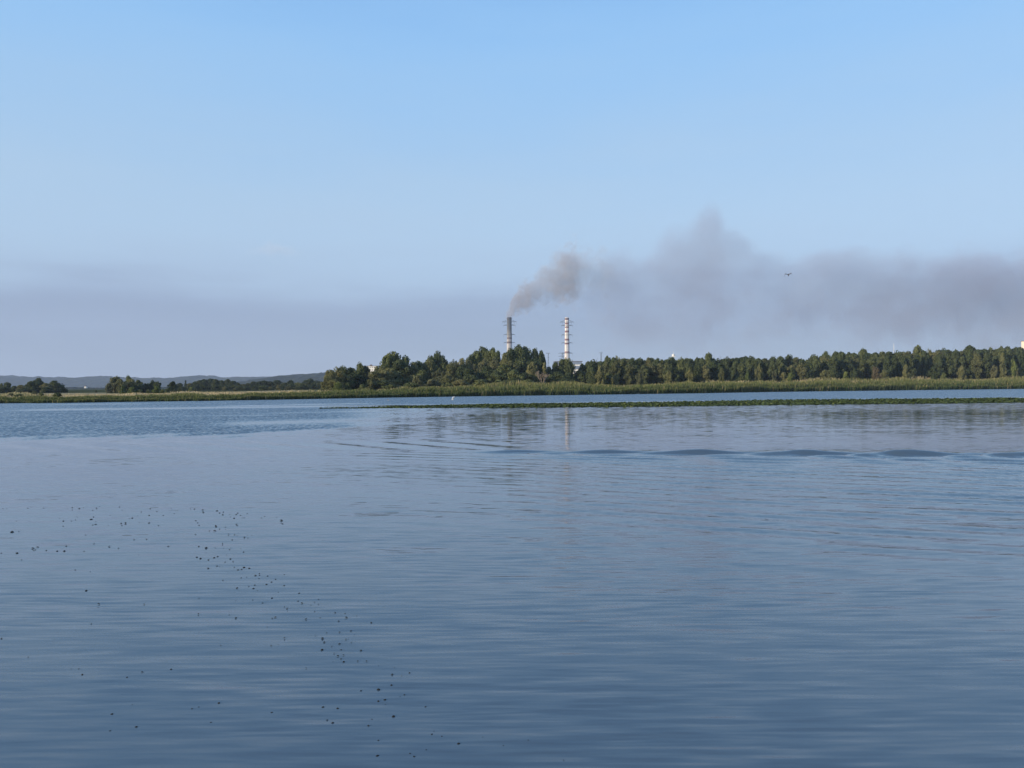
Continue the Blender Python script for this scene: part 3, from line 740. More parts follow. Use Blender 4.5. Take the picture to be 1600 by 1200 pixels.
# ------------------------------------------------------------------ chimneys
def bands_mat(name, sooty):
    """white shaft with red rings; z in metres from the ground"""
    mt, n, l, b = new_mat(name)
    tc = n.new('ShaderNodeTexCoord'); sep = n.new('ShaderNodeSeparateXYZ'); l.new(tc.outputs['Object'], sep.inputs[0])
    nz = N(n, 'ShaderNodeTexNoise'); nz.inputs['Scale'].default_value = .35; nz.inputs['Detail'].default_value = 6
    mp = n.new('ShaderNodeMapping'); mp.inputs['Scale'].default_value = (1, 1, .12); l.new(tc.outputs['Object'], mp.inputs[0]); l.new(mp.outputs[0], nz.inputs['Vector'])
    zz = mathn(n, l, 'DIVIDE', sep.outputs[2], 140.0)
    S = 1.29 / 8 / 140
    white = (.72, .68, .64); red = (.19, .085, .085)
    top = 1.0
    ed = []
    rings = [(235, 258), (291, 312), (340, 357), (390, 412), (492, 514), (542, 564), (650, 666), (760, 790)] if not sooty else [(470, 490), (522, 546), (655, 680), (760, 790)]
    r = n.new('ShaderNodeValToRGB'); r.color_ramp.interpolation = 'CONSTANT'; e = r.color_ramp.elements
    stops = [(0.0, white)]
    for a, c in sorted(rings, reverse=True):
        stops.append((1 - (c - 208) * S, red)); stops.append((1 - (a - 208) * S, white))
    while len(e) < len(stops): e.new(.5)
    for i, (p, c) in enumerate(stops): e[i].position = p; e[i].color = (*c, 1)
    l.new(zz, r.inputs[0])
    dirt = n.new('ShaderNodeMix'); dirt.data_type = 'RGBA'
    dr = ramp(n, [(.35, 0.0), (.75, .45)], 'LINEAR'); l.new(nz.outputs[0], dr.inputs[0])
    if sooty:
        sr = ramp(n, [(1 - 340 * S, .42), (1 - 262 * S, .66), (1 - 155 * S, .93), (1.0, 1.0)], 'LINEAR'); l.new(zz, sr.inputs[0])
        fac = mathn(n, l, 'MAXIMUM', sr.outputs[0], dr.outputs[0])
    else:
        sr = ramp(n, [(1 - 60 * S, 0.0), (1.0, .35)], 'LINEAR'); l.new(zz, sr.inputs[0])
        fac = mathn(n, l, 'MAXIMUM', sr.outputs[0], dr.outputs[0])
    l.new(fac, dirt.inputs[0]); l.new(r.outputs[0], dirt.inputs[6]); dirt.inputs[7].default_value = (.060, .068, .075, 1) if sooty else (.33, .25, .23, 1)
    l.new(dirt.outputs[2], b.inputs['Base Color']); b.inputs['Roughness'].default_value = .85
    return mt
M['steel'] = plain('dull_steel', (.10, .12, .14), .6, .2, .3)
M['sooty_shaft'] = bands_mat('sooty_chimney_shaft', True)
M['striped_shaft'] = bands_mat('striped_chimney_shaft', False)
M['flue'] = plain('dark_flue', (.03, .03, .03), .9, .2)
def chimney(px, top, label, mat, r_top, r_bot, arms):
    Y = 1550.0
    p = at(px, top, Y); h = p[2] - 1.5
    root = link('chimney', None, loc=(p[0], Y, 1.5)); tag(root, label, 'chimney')
    mb = MB(); n_ = 40; k = 14
    for i in range(k + 1):
        t = i / k; r = r_bot + (r_top - r_bot) * (t ** .8)
        mb.v += [(math.cos(a) * r, math.sin(a) * r, h * t) for a in (2 * math.pi * j / n_ for j in range(n_))]
    for i in range(k):
        for j in range(n_):
            mb.f.append((i * n_ + j, i * n_ + (j + 1) % n_, (i + 1) * n_ + (j + 1) % n_, (i + 1) * n_ + j))
    # rim and inner throat
    b0 = len(mb.v)
    for rr, zz in ((r_top * .82, h), (r_top * .82, h - 6)):
        mb.v += [(math.cos(a) * rr, math.sin(a) * rr, zz) for a in (2 * math.pi * j / n_ for j in range(n_))]
    for j in range(n_):
        j2 = (j + 1) % n_
        mb.f.append((k * n_ + j, k * n_ + j2, b0 + j2, b0 + j)); mb.f.append((b0 + j, b0 + j2, b0 + n_ + j2, b0 + n_ + j))
    mb.f.append(tuple(b0 + n_ + j for j in range(n_)))
    mb.build('shaft', mat, root, smooth=True)
    gl = MB(); gl.tube((0, 0, h - 3.2), (0, 0, h - 2.6), r_top + 1.0, r_top + 1.0, 32)
    gl.tube((0, 0, h - 1.8), (0, 0, h - 1.7), r_top + 1.0, r_top + 1.0, 32)
    gl.build('gallery', M['steel'], root)
    s = 1.29 / 8
    for (zy, L, rise) in arms:
        z = h - (zy - 208) * s; r0 = r_top + (r_bot - r_top) * ((h - z) / h)
        for sg in (-1, 1):
            a = MB(); e = sg * (r0 + L)
            a.tube((sg * r0 * .9, -1.2, z), (e, 0, z), .42, .28, 6); a.tube((sg * r0 * .9, 1.2, z), (e, 0, z), .42, .28, 6)
            a.tube((sg * r0 * .9, 0, z + rise), (e, 0, z), .34, .22, 6)
            for q in (.33, .66):
                xx = sg * (r0 + L * q); a.tube((xx, 0, z), (xx, 0, z + rise * (1 - q)), .16, .16, 5)
            arm = a.build('crossarm', M['steel'], root)
            i_ = MB()
            for q in (1.0,) if L < 8 else (1.0, .55):
                xx = sg * (r0 + L * q - .2)
                i_.tube((xx, 0, z), (xx + sg * .1, 0, z - 4.6), .17, .13, 5)
            i_.build('insulator', M['steel'], arm)
        c = MB(); c.tube((0, 0, z - .3), (0, 0, z + .3), r0 + .35, r0 + .35, 32); c.build('platform', M['steel'], root)
    ld = MB()
    for x_ in (-.35, .35): ld.tube((x_ - 1.5, -r_bot - .3, 0), (x_ - 1.5, -r_top - .35, h), .09, .09, 4)
    for q in range(0, 70): 
        t = q / 70; yy = -(r_bot + (r_top - r_bot) * t ** .8) - .35
        ld.box((-1.5, yy, h * t), (.7, .1, .1))
    ld.build('ladder', M['steel'], root)
    return p
ARMS = [(265, 10.0, 3.8), (318, 7.6, -2.6), (430, 6.8, -2.4), (527, 6.4, 1.8)]
ARMS = [(265, 10.0, 4.0), (308, 7.8, 1.8), (426, 6.8, 1.8), (526, 6.2, 1.8), (655, 6.2, 1.8)]
tipA = chimney(796.4, 495.8, 'smoking chimney with soot-blackened dark top and cable arms', M['sooty_shaft'], 4.4, 7.0, ARMS)
tipB = chimney(886.4, 496.2, 'white chimney with dark red rings and no smoke, right of the smoking one', M['striped_shaft'], 3.9, 6.4, ARMS)

# lattice pylons behind the trees
def pylon(px, top, Y, label, body_w, arms, group=None):
    p = at(px, top, Y); h = p[2] - 1.5; root = link('power_pylon', None, loc=(p[0], Y, 1.5)); tag(root, label, 'pylon', group)
    b_ = MB(); w = body_w
    for sx in (-1, 1):
        for sy in (-1, 1):
            b_.tube((sx * w * 2.4, sy * w * 2.4, 0), (sx * w * .5, sy * w * .5, h), .28, .2, 4)
    nseg = 12
    for i in range(nseg):
        t0, t1 = i / nseg, (i + 1) / nseg
        r0 = w * (2.4 - 1.9 * t0); r1 = w * (2.4 - 1.9 * t1)
        for sy in (-1, 1):
            b_.tube((-r0, sy * r0, h * t0), (r1, sy * r1, h * t1), .15, .15, 4); b_.tube((r0, sy * r0, h * t0), (-r1, sy * r1, h * t1), .15, .15, 4)
    b_.build('lattice_body', M['steel'], root)
    for (dz, l0, l1) in arms:
        a = MB()
        for sy in (-.5, .5): a.tube((l0, sy, h - dz), (l1, sy, h - dz), .22, .22, 5)
        a.tube((l0, 0, h - dz), (0, 0, h - dz + 1.8), .15, .15, 4); a.tube((l1, 0, h - dz), (0, 0, h - dz + 1.8), .15, .15, 4)
        a.build('crossarm', M['steel'], root)
pylon(879.5, 551.5, 1250, 'grey pylon with two crossarms left of the ringed chimney base', 1.6, [(.6, -7, 2), (5.5, -7.2, 2)])
pylon(857, 552, 1200, 'pylon tip with one crossarm between the two chimneys', .8, [(.2, -3.5, 3)])
pylon(939.5, 551, 1200, 'pylon tip with one crossarm at the left end of the long wood', .8, [(.2, -3.5, 3)])
def mast(px, top, Y, label, head):
    p = at(px, top, Y); h = p[2] - 1.5; root = link('mast', None, loc=(p[0], Y, 1.5)); tag(root, label, 'mast')
    b_ = MB(); b_.tube((0, 0, 0), (0, 0, h), .35, .12, 6); b_.build('pole', M['white_wall'], root)
    if head:
        c = MB(); c.tube((0, 0, h - 4.2), (0, 0, h - 2.4), 1.3, 1.3, 12); c.box((0, 0, h - 4.6), (3.4, 2.2, .5)); c.build('equipment_head', M['white_wall'], root)
M['white_wall'] = plain('white_wall', (.74, .72, .66), .8, .08, .05)
M['cream_wall'] = plain('cream_wall', (.72, .64, .50), .8, .10, .05)
M['grey_clad'] = plain('blue_grey_cladding', (.16, .20, .27), .6, .15, .05)
M['pale_green'] = plain('pale_green_wall', (.45, .62, .55), .8, .1, .05)
M['glass'] = plain('dark_window_glass', (.035, .045, .06), .2, .2)
M['roof'] = plain('roofing', (.12, .10, .10), .8, .2)
mast(1052.5, 549.5, 700, 'thin mast with a small white head above the long wood', True)
mast(1397, 537, 700, 'thin white pole rising above the right part of the long wood', False)

# ------------------------------------------------------------------ buildings behind the trees
def block(name, px0, px1, top, Y, depth, floors, bays, wall, label, roofmat='roof', cat='building', extras=None):
    x0 = at(px0, 0, Y)[0]; x1 = at(px1, 0, Y)[0]; zt = at((px0 + px1) / 2, top, Y)[2]
    w = x1 - x0; h = zt - 1.4; root = link(name, None, loc=((x0 + x1) / 2, Y, 1.4)); tag(root, label, cat)
    b_ = MB(); b_.box((0, depth / 2, h / 2), (w, depth, h)); b_.build('wall', wall, root)
    r_ = MB(); r_.box((0, depth / 2, h + .2), (w + .6, depth + .6, .4)); r_.box((-w * .2, depth / 2, h + 1.2), (min(5, w * .2), 3, 1.6)); r_.build('roof', M[roofmat], root)
    fh = h / floors; bw = w / bays
    for i in range(floors):
        for j in range(bays):
            m_ = MB(); m_.box((-w / 2 + bw * (j + .5), -.02, fh * (i + .55)), (bw * .45, .12, fh * .45)); f = m_.build('window', M['white_wall'], root)
            g_ = MB(); g_.box((-w / 2 + bw * (j + .5), -.09, fh * (i + .55)), (bw * .45 - .24, .08, fh * .45 - .24)); g_.build('pane', M['glass'], f)
    return root, w, h
block('apartment_building', 573.5, 590, 572, 950, 14, 8, 5, M['white_wall'], 'white apartment block peeking out between two trees left of the grove')
block('apartment_building', 626, 641, 582.5, 760, 12, 5, 4, M['cream_wall'], 'cream building glimpsed in the gap right of the tall round tree')
block('apartment_building', 1613, 1660, 532, 760, 16, 13, 9, M['cream_wall'], 'cream rooftop block above the wood at the right edge')
rt, w_, h_ = block('factory_hall', 884, 916, 577, 900, 25, 3, 6, M['white_wall'], 'white factory hall in the gap beside the ringed chimney')
def plant():
    Y = 1480; x0 = at(868, 0, Y)[0]; x1 = at(909.5, 0, Y)[0]; zt = at(901, 565, Y)[2]; w = x1 - x0; h = zt - 1.4
    root = link('power_station_hall', None, loc=((x0 + x1) / 2, Y, 1.4)); tag(root, 'blue-grey flat-roofed power station hall in the gap beside the ringed chimney', 'power station')
    b_ = MB(); b_.box((0, 20, h / 2), (w, 40, h)); b_.build('wall', M['grey_clad'], root)
    s_ = MB(); s_.box((0, -.25, h - 7.0), (w, .4, 2.4)); s_.build('window_band', M['white_wall'], root)
    s_ = MB(); s_.box((0, 20, h + .5), (w + 2, 42, 1.0)); s_.build('roof', M['roof'], root)
    for x_, hh in ((-9, 3.2), (2, 5.0), (-2, 3.4), (8, 3.8)):
        v = MB(); v.tube((x_, 4, h), (x_, 4, h + hh), .6, .5, 8); v.build('roof_vent', M['steel'], root)
plant()
def cottage():
    p = at(133, 609.5, 1500); root = link('house', None, loc=(p[0], 1500, 2.5)); root.scale = (.55, .55, .55); tag(root, 'tiny white house at the foot of the far left hills', 'house')
    b_ = MB(); b_.box((0, 4, 3), (7, 8, 6)); b_.build('wall', M['white_wall'], root)
    r_ = MB(); r_.add([(-4, -.5, 6), (4, -.5, 6), (4, 8.5, 6), (-4, 8.5, 6), (0, -.5, 9.5), (0, 8.5, 9.5)], [(0, 1, 4), (2, 3, 5), (1, 2, 5, 4), (3, 0, 4, 5), (0, 3, 2, 1)]); r_.build('roof', M['roof'], root)
    for x_ in (-1.8, 1.8):
        m_ = MB(); m_.box((x_, -.05, 3.4), (1.4, .14, 1.6)); m_.build('window', M['glass'], root)
cottage()

# ------------------------------------------------------------------ birds
def feather_mat(nm, c): return plain(nm, c, .8, .15, 4)
M['gull_dark'] = feather_mat('dark_feathers', (.055, .05, .055)); M['gull_white'] = feather_mat('white_feathers', (.80, .80, .78)); M['gull_grey'] = feather_mat('grey_feathers', (.30, .32, .34)); M['beak'] = feather_mat('beak_yellow', (.5, .3, .06))
def ellipsoid_body(profile, n=10):
    """lofted bird body along x: (x, z, half height, half width)"""
    V, Fc = [], []
    for (x_, z_, hh, hw) in profile:
        for k in range(n):
            t = 2 * math.pi * k / n; V.append((x_, math.cos(t) * hw, z_ + math.sin(t) * hh))
    for i in range(len(profile) - 1):
        for k in range(n): Fc.append((i * n + k, i * n + (k + 1) % n, (i + 1) * n + (k + 1) % n, (i + 1) * n + k))
    Fc.append(tuple(range(n - 1, -1, -1))); Fc.append(tuple(range(len(V) - n, len(V))))
    return V, Fc
def gull(loc, rot, label, body_mat, wing_mat, inner, outer, s=1.0, category='gull'):
    """inner/outer: wing elevation angles in degrees of the arm and hand part"""
    root = link('gull', None, loc=loc); root.rotation_euler = rot; root.scale = (s, s, s); tag(root, label, category)
    mb = MB(); mb.add(*ellipsoid_body([(-.30, .0, .004, .05), (-.20, .005, .018, .045), (-.10, .0, .05, .05), (0, -.005, .07, .065), (.10, .0, .06, .055), (.16, .02, .042, .038), (.20, .028, .036, .032), (.235, .024, .018, .016), (.245, .022, .008, .008)]))
    body = mb.build('body', body_mat, root, smooth=True)
    bk = MB(); bk.add(*ellipsoid_body([(.235, .022, .011, .009), (.265, .018, .008, .006), (.285, .010, .002, .002)], 6)); bk.build('beak', M['beak'], root)
    for sg in (-1, 1):
        V = []; Fc = []
        ai = R(inner if sg > 0 else inner); ao = R(outer)
        st = [(0.03, 0, 0.02), (.18, ai, 0), (.30, ai, 0)]
        # span stations: (span pos y, z, lead x, trail x, thickness)
        y = .03; z = .02; pts = [(y, z, .10, -.08, .018)]
        y += .16 * math.cos(ai); z += .16 * math.sin(ai); pts.append((y, z, .14, -.06, .014))
        y += .14 * math.cos(ai); z += .14 * math.sin(ai); pts.append((y, z, .16, -.02, .011))
        y += .18 * math.cos(ao); z += .18 * math.sin(ao); pts.append((y, z, .08, -.06, .008))
        y += .16 * math.cos(ao); z += .16 * math.sin(ao); pts.append((y, z, -.04, -.09, .004))
        for (yy, zz, lx, tx, th) in pts:
            V += [(lx, sg * yy, zz), ((lx + tx) / 2, sg * yy, zz + th), (tx, sg * yy, zz), ((lx + tx) / 2, sg * yy, zz - th)]
        for i in range(len(pts) - 1):
            for k in range(4): Fc.append((i * 4 + k, i * 4 + (k + 1) % 4, (i + 1) * 4 + (k + 1) % 4, (i + 1) * 4 + k))
        Fc += [(0, 1, 2, 3), tuple(len(V) - 4 + k for k in range(4))]
        w = MB(); w.add(V, Fc); w.build('wing', wing_mat, root)
gull(at(1233, 429.5, 84), (R(-6), R(-34), R(76)), 'dark bird flying high in front of the smoke with wings bent down', M['gull_dark'], M['gull_dark'], 24, -62, 1.0, 'bird')
gull(at(707.5, 624.5, 118), (0, R(-15), R(200)), 'white gull with raised wings just above the water left of centre', M['gull_white'], M['gull_white'], 52, 58, 1.0)
gull(at(607, 625, 150), (R(8), 0, R(160)), 'small grey gull gliding low over the water before the reeds', M['gull_grey'], M['gull_grey'], 12, 4, .95)

# ------------------------------------------------------------------ driftwood and floating leaf scraps
M['wet_wood'] = plain('wet_wood', (.035, .03, .026), .5, .3, 3)
M['wet_leaf'] = plain('wet_dark_leaf', (.011, .012, .011), .85, .3, 20)
def driftwood(px, py, label, L):
    Y = CAM_H * F / (py - horizon(px)); p = ((px - 800) * Y / F, Y, 0)
    root = link('driftwood', None, loc=p); tag(root, label, 'driftwood')
    b_ = MB(); b_.tube((-L / 2, 0, .02), (-.1 * L, .05, .05), .02, .045, 7); b_.tube((-.1 * L, .05, .05), (L / 2, -.05, .02), .045, .02, 7); b_.tube((-.1 * L, .05, .05), (-.2 * L, .1, .16), .018, .006, 5)
    b_.build('branch', M['wet_wood'], root)
driftwood(672, 641.3, 'thin dark driftwood floating in front of the lily strip', .9)
driftwood(1389, 748, 'tiny dark twig floating in the rippled water on the right', .25) if False else None
def leaf_proto(k):
    g = np.random.default_rng(50 + k); nu, nv = 7, 5; V = []
    for i in range(nu):
        t = i / (nu - 1)
        wd = math.sin(math.pi * min(.96, t * .92 + .05)) ** .7 * .42
        for j in range(nv):
            s = (j / (nv - 1) - .5) * 2
            x_ = (t - .5); y_ = s * wd
            z_ = .30 * math.sin(math.pi * t) * (1 - .8 * s * s) + .05 * g.normal() * (1 - abs(s)) - .02
            if k == 1: z_ += .22 * t
            if k == 2: z_ += .16 * s * t
            V.append((x_, y_, z_))
    Fc = [(i * nv + j, (i + 1) * nv + j, (i + 1) * nv + j + 1, i * nv + j + 1) for i in range(nu - 1) for j in range(nv - 1)]
    # underside shell a little below, closing the rim, so the scrap has thickness
    n0 = len(V); V += [(x_ * .97, y_ * .97, z_ - .05) for (x_, y_, z_) in V]
    Fc += [tuple(n0 + q for q in reversed(f)) for f in Fc]
    rim = [i * nv for i in range(nu)] + [(nu - 1) * nv + j for j in range(1, nv)] + [i * nv + nv - 1 for i in range(nu - 2, -1, -1)] + [j for j in range(nv - 2, 0, -1)]
    for a, b_ in zip(rim, rim[1:] + rim[:1]): Fc.append((a, b_, n0 + b_, n0 + a))
    me = bpy.data.meshes.new('floating_leaf'); me.from_pydata(V, [], Fc); me.update(); me.materials.append(M['wet_leaf']); return me
LP = [leaf_proto(k) for k in range(3)]
R1 = [(17,117,1),(46,117,1),(201,114,2),(224,105,1),(316,114,2),(489,113,1),(527,111,3),(527,127,1),(579,115,3),(609,111,1),(678,130,2),(706,118,2),(704,110,1),(728,100,1),(873,105,2),(893,129,1),
      (432,186,1),(461,208,3),(460,245,2),(520,208,2),(550,200,1),(562,178,1),(666,196,5),(683,178,2),(700,213,1),(698,233,4),(677,237,2),(805,167,1),(933,171,1),(968,186,3),(948,190,1),(1006,170,1),(1034,142,2),(1100,118,2),(1148,140,2),(1092,167,3),(1195,167,2),(1276,155,2),
      (886,225,3),(918,221,3),(918,231,3),(892,241,2),(1020,220,1),(1092,223,4),(1160,241,2),(84,289,6),(133,284,2),(625,310,2),(980,344,3),(1072,342,3),(686,373,2),(791,241,1),(118,207,1),(210,209,1),
      (235,411,5),(270,402,4),(243,425,2),(254,421,2),(334,425,3),(120,445,5),(3,445,2),(414,430,3),(467,430,5),(481,394,3),(613,431,2),(798,397,4),(865,408,2),(152,495,2),(1232,394,3),(1015,457,1),
      (545,568,2),(656,581,1),(627,720,4),(717,819,4),(1051,821,3),(662,962,2)]
R2 = [(124,114,1),(148,155,2),(170,133,1),(267,119,1),(296,120,2),(356,127,3),(359,146,4),(461,134,4),(480,150,3),(507,143,2),(503,163,3),(556,160,1),(559,178,1),(613,150,3),(601,161,3),(586,188,3),(683,155,2),(634,167,2),(646,186,1),(661,185,2),(787,186,2),(811,175,2),(900,181,1),
      (934,207,6),(944,227,3),(305,205,2),(319,221,2),(328,240,2),(451,243,3),(454,252,4),(480,265,1),(443,282,5),(405,282,2),(523,254,2),(604,234,3),(611,242,2),(303,305,2),(545,305,2),(590,306,2),(619,296,1),(609,315,1),(663,327,3),(684,314,1),(717,314,1),(688,331,1),(571,347,2),
      (501,372,2),(326,396,3),(381,406,5),(446,406,2),(506,408,1),(552,417,2),(560,403,1),(636,409,1),(655,436,3),(311,475,4),(339,484,4),(396,495,3),(438,479,4),(464,469,3),(531,457,1),(558,487,3),(518,510,2),(578,506,2),(394,558,4),(459,540,4),(477,544,1),(586,549,2),(613,569,4),(640,565,3),(657,551,5),(696,557,4),
      (741,611,4),(771,607,3),(770,595,2),(831,614,3),(889,637,3),(953,603,2),(636,627,2),(676,621,1),(767,632,2),(859,657,3),(822,675,4),(736,680,3),(691,689,2),(726,705,4),(755,721,1),(606,703,4),(952,683,3),(502,645,2),(1062,739,3),(862,775,3),(720,788,2),(792,811,3),(326,777,2),(909,731,1),(594,794,1),
      (1053,797,3),(1081,814,4),(1148,826,1),(1175,805,2),(1204,785,2),(1203,820,2),(953,840,2),(973,852,4),(1174,873,2),(1325,883,3),(1398,888,2),(1407,920,5),(1350,945,3),(1484,903,1),(1215,919,2),(1111,932,4),(1089,945,1),(886,917,4),(862,924,2),(596,920,4),(320,894,3),(548,896,2),(1590,956,3),(1441,1015,3),(1357,1026,3),(1262,1031,2),(1232,1070,5),(952,1068,3),(1178,1048,1),(1465,1046,1)]
R3 = [(167,140,1),(294,221,4),(195,278,3),(249,270,1),(573,223,5),(602,185,2),(519,202,2),(698,180,3),(783,168,3),(586,252,4),(746,232,3),(764,221,1),(784,255,2),(698,264,4),(641,282,2),(568,309,5),(709,307,3),(855,313,4),(657,335,2),(685,355,4),(726,348,3),(708,374,3),(727,397,4),(648,397,1),(831,392,3),(895,392,3),
      (451,444,2),(984,426,1),(1099,438,1),(1083,489,4),(1210,477,3),(1154,496,1),(1077,568,4),(981,600,7),(853,609,3),(1172,640,3),(1140,652,1),(1029,676,5),(980,687,4),(1033,710,1),(573,729,5),(681,739,5),(196,769,4),(1327,727,3),(604,825,3),(644,845,5),(1090,799,6),(932,819,2),(906,867,4),(1372,930,3),(1445,944,2),(1388,907,1),(979,974,3),(1568,998,6),(1330,1045,2),(1211,1071,3),(1241,1093,4),(971,1088,6)]
R4 = [(563,18,2),(2,111,3),(168,228,2),(483,301,2),(436,301,1),(505,337,4),(784,354,3),(879,322,4),(1060,304,4),(1371,154,2),(689,584,5),(841,664,5),(677,688,3),(1189,551,3),(1232,540,2),(816,526,1),(1357,515,5),(1307,636,3)]
specks = [(x / 4.706, 770 + y / 4.706, s) for x, y, s in R1] + [(240 + x / 4.706, 770 + y / 4.706, s) for x, y, s in R2] + [(380 + x / 4.706, 950 + y / 4.706, s) for x, y, s in R3] + [(x / 4, 970 + y / 4, s) for x, y, s in R4]
specks += [(783, 1165, 1.5), (877, 1188, 1.5), (822, 1157, 1.5), (751, 1152, 1)]
clean = []
for q in specks:
    if all(abs(q[0] - c[0]) > 1.5 or abs(q[1] - c[1]) > 1.2 for c in clean): clean.append(q)
clean = sorted(clean, key=lambda q: -q[2])[:290]
def zone(px, py):
    if py < 800: return 'in the farthest thin row of specks'
    if py < 835: return 'in the upper left scatter of specks' if px < 250 else 'in the upper right speck cluster'
    if py < 880: return 'in the speck line near the left edge' if px < 250 else 'in the dense middle speck cluster'
    if py < 950: return 'alone on the open water at left' if px < 340 else 'where the speck trail turns to the right'
    if py < 1040: return 'on the darker water below the left specks' if px < 420 else 'in the lower speck cluster'
    return 'near the bottom left corner' if px < 430 else 'at the sparse bottom end of the trail'
lr = random.Random(3)
used_named = {}
for (px, py, s) in clean:
    Y = CAM_H * F / (py - horizon(px))
    o = link('floating_leaf', LP[lr.randrange(3)], loc=((px - 800) * Y / F, Y, .004))
    wpx = .8 + .72 * s
    L = wpx * Y / F
    o.scale = (L, L * .9, L * lr.uniform(.75, 1.15)); o.rotation_euler = (0, 0, lr.uniform(-.5, .5) + lr.choice((0, math.pi)))
    size = 'tiny dark' if s <= 1.5 else 'small dark' if s <= 3 else 'larger dark'
    tag(o, '%s leaf scrap %s' % (size, zone(px, py)), 'floating leaf', '%s leaf scraps %s' % (size, zone(px, py)))

# ------------------------------------------------------------------ smoke (real volumes) and haze
def smoke_box(name, label, lo, hi, pts, dens, col, nscale, step, edge, seed=0.0, namp=1.0, ydepth=1.0, below=1.0, warp=1.7):
    """pts: (x, centre z, radius, density) along the plume in metres, relative to the chimney mouth"""
    mb = MB(); c = [(a + b_) / 2 for a, b_ in zip(lo, hi)]; mb.box(c, [b_ - a for a, b_ in zip(lo, hi)])
    mt = bpy.data.materials.new(name); mt.use_nodes = True; n, l = mt.node_tree.nodes, mt.node_tree.links
    n.remove(n['Principled BSDF'])
    geo = n.new('ShaderNodeTexCoord'); pos = geo.outputs['Object']
    # warp
    w1 = n.new('ShaderNodeTexNoise'); w1.inputs['Scale'].default_value = nscale * .35; w1.inputs['Detail'].default_value = 3
    off = n.new('ShaderNodeMapping'); off.inputs['Location'].default_value = (seed, seed * .7, seed * .3); l.new(pos, off.inputs[0]); l.new(off.outputs[0], w1.inputs['Vector'])
    sc = n.new('ShaderNodeVectorMath'); sc.operation = 'SCALE'; sc.inputs['Scale'].default_value = 1.0
    sep0 = n.new('ShaderNodeSeparateXYZ'); l.new(pos, sep0.inputs[0])
    def curve(vals, xin):
        x0, x1 = pts[0][0], pts[-1][0]; vmin, vmax = min(vals), max(vals)
        if vmax - vmin < 1e-6: vmax = vmin + 1e-6
        r = n.new('ShaderNodeValToRGB'); r.color_ramp.interpolation = 'EASE' if False else 'LINEAR'; e = r.color_ramp.elements
        while len(e) < len(pts): e.new(.5)
        for i, (p, v) in enumerate(zip(pts, vals)):
            t = (v - vmin) / (vmax - vmin); e[i].position = (p[0] - x0) / (x1 - x0); e[i].color = (t, t, t, 1)
        l.new(mathn(n, l, 'DIVIDE', mathn(n, l, 'SUBTRACT', xin, x0), x1 - x0), r.inputs[0])
        return mathn(n, l, 'MULTIPLY_ADD', r.outputs[0], vmax - vmin, vmin)
    rad0 = curve([p[2] for p in pts], sep0.outputs[0])
    wv = vmath(n, l, 'SUBTRACT', w1.outputs['Color'], (.5, .5, .5)); l.new(wv, sc.inputs[0]); l.new(mathn(n, l, 'MULTIPLY', rad0, warp * namp), sc.inputs['Scale'])
    wp = vmath(n, l, 'ADD', pos, sc.outputs[0]); sep = n.new('ShaderNodeSeparateXYZ'); l.new(wp, sep.inputs[0])
    cz = curve([p[1] for p in pts], sep.outputs[0]); rad = curve([p[2] for p in pts], sep.outputs[0]); dn = curve([p[3] for p in pts], sep.outputs[0])
    dz0 = mathn(n, l, 'DIVIDE', mathn(n, l, 'SUBTRACT', sep.outputs[2], cz), rad); dz = mathn(n, l, 'MAXIMUM', dz0, mathn(n, l, 'MULTIPLY', dz0, -1.0 / below)); dy = mathn(n, l, 'DIVIDE', sep.outputs[1], mathn(n, l, 'MULTIPLY', rad, ydepth))
    r2 = mathn(n, l, 'SQRT', mathn(n, l, 'ADD', mathn(n, l, 'MULTIPLY', dz, dz), mathn(n, l, 'MULTIPLY', dy, dy)))
    nz = n.new('ShaderNodeTexNoise'); nz.inputs['Scale'].default_value = nscale; nz.inputs['Detail'].default_value = 5; nz.inputs['Roughness'].default_value = .6; l.new(off.outputs[0], nz.inputs['Vector'])
    v = mathn(n, l, 'ADD', mathn(n, l, 'SUBTRACT', 1.0, r2), mathn(n, l, 'MULTIPLY', mathn(n, l, 'SUBTRACT', nz.outputs[0], .5), 1.6 * namp))
    mr = N(n, 'ShaderNodeMapRange', interpolation_type='SMOOTHSTEP'); mr.inputs[1].default_value = 0; mr.inputs[2].default_value = edge; l.new(v, mr.inputs[0])
    # fade out at both ends of the path
    fin = N(n, 'ShaderNodeMapRange', interpolation_type='SMOOTHSTEP'); fin.inputs[1].default_value = pts[0][0] - .1; fin.inputs[2].default_value = pts[0][0] + .5; l.new(sep0.outputs[0], fin.inputs[0])
    d = mathn(n, l, 'MULTIPLY', mathn(n, l, 'MULTIPLY', mr.outputs[0], dn), dens)
    pv = n.new('ShaderNodeVolumePrincipled'); pv.inputs['Color'].default_value = (*col, 1); l.new(d, pv.inputs['Density']); pv.inputs['Anisotropy'].default_value = .0
    l.new(pv.outputs[0], n['Material Output'].inputs['Volume'])
    mt.cycles.volume_step_rate = step
    o = mb.build(name, mt, loc=tuple(tipA)); tag(o, label, 'smoke', kind='stuff')
    return o
u = 1550 / F
def pp(lst): return [((x_ - 796.4) * u, (495.5 - y_) * u, r_ * u * 1.3, d_) for x_, y_, r_, d_ in lst]
head = pp([(789, 498, 4, 0), (793, 493, 6, 1.0), (800, 482, 10, 1.0), (810, 470, 14, .85), (822, 463, 17, .62), (834, 458, 17, .42), (847, 445, 19, .36), (862, 440, 24, .38), (880, 436, 29, .42), (898, 426, 31, .40), (914, 424, 25, .20), (930, 424, 22, .14), (943, 425, 23, .18), (960, 430, 20, .10), (975, 435, 15, 0)])
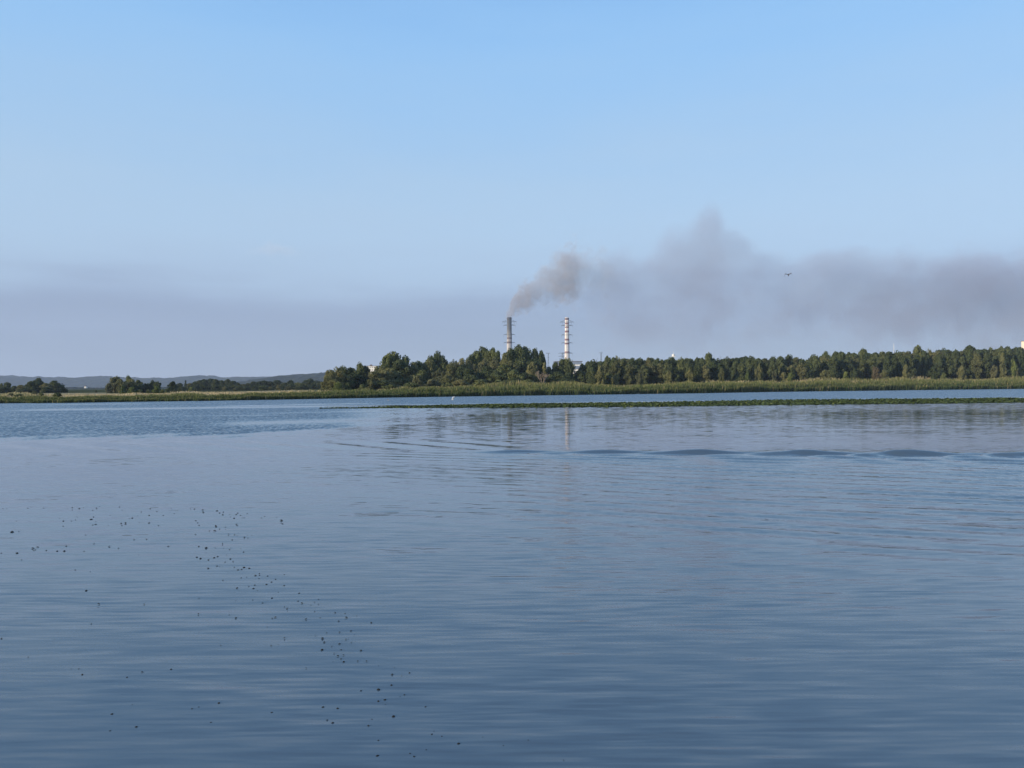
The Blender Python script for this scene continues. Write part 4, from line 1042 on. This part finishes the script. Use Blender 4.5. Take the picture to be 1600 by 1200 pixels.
head = [(a, b_, c * 1.30, d_) for a, b_, c, d_ in head]
smoke_box('smoke_plume', 'thick grey-brown smoke pouring from the sooty chimney and drifting right', (-16, -70, -4), (235, 70, 175), head, .048, (.80, .76, .77), .085, .3, .42, 3.0, ydepth=.7, warp=1.1, namp=1.1)
tail = pp([(905, 428, 22, 0), (930, 428, 28, .5), (965, 432, 34, .75), (1005, 434, 36, .8), (1030, 425, 40, .6), (1070, 402, 52, .7), (1105, 386, 56, .8), (1150, 398, 48, .7), (1190, 418, 36, .7), (1230, 427, 30, .85), (1300, 432, 36, 1.0), (1400, 436, 40, 1.0), (1500, 436, 41, 1.05), (1600, 448, 43, 1.0), (1750, 450, 45, 1.0), (1900, 450, 45, 0)])
smoke_box('smoke_bank', 'broad thin bank of old smoke spreading across the sky to the right', (135, -150, -95), (1420, 150, 290), tail, 0.0076, (.61, .60, .71), .020, .45, .65, 9.0, ydepth=1.0, below=2.9, namp=.9, warp=2.1)

hz = MB(); hz.box((0, 2900, 245), (8000, 6100, 494)); 
hm = bpy.data.materials.new('haze'); hm.use_nodes = True; hn, hl = hm.node_tree.nodes, hm.node_tree.links
hn.remove(hn['Principled BSDF']); pv = hn.new('ShaderNodeVolumePrincipled'); pv.inputs['Color'].default_value = (.62, .76, 1.0, 1); pv.inputs['Density'].default_value = 1.05e-4
hl.new(pv.outputs[0], hn['Material Output'].inputs['Volume'])
tag(hz.build('haze', hm), 'thin blue summer haze over the water and the far hills', 'haze', kind='stuff')

# a small pale cloud far beyond the haze
cl = at(430, 392, 7600)
def cloud():
    global tipA
    keep_tip = tipA; tipA = cl
    o = smoke_box('cloud', 'small thin pale cloud low in the sky left of the chimneys', (-330, -120, -110), (330, 120, 150), [(-320, -20, 40, 0), (-200, -10, 60, .35), (-60, 25, 85, 1), (60, 15, 75, .9), (190, -20, 60, .4), (320, -30, 40, 0)], .0030, (1, .99, .97), .009, .6, 1.0, 4.0, namp=1.0, warp=1.4)
    o['category'] = 'cloud'; tipA = keep_tip
cloud()
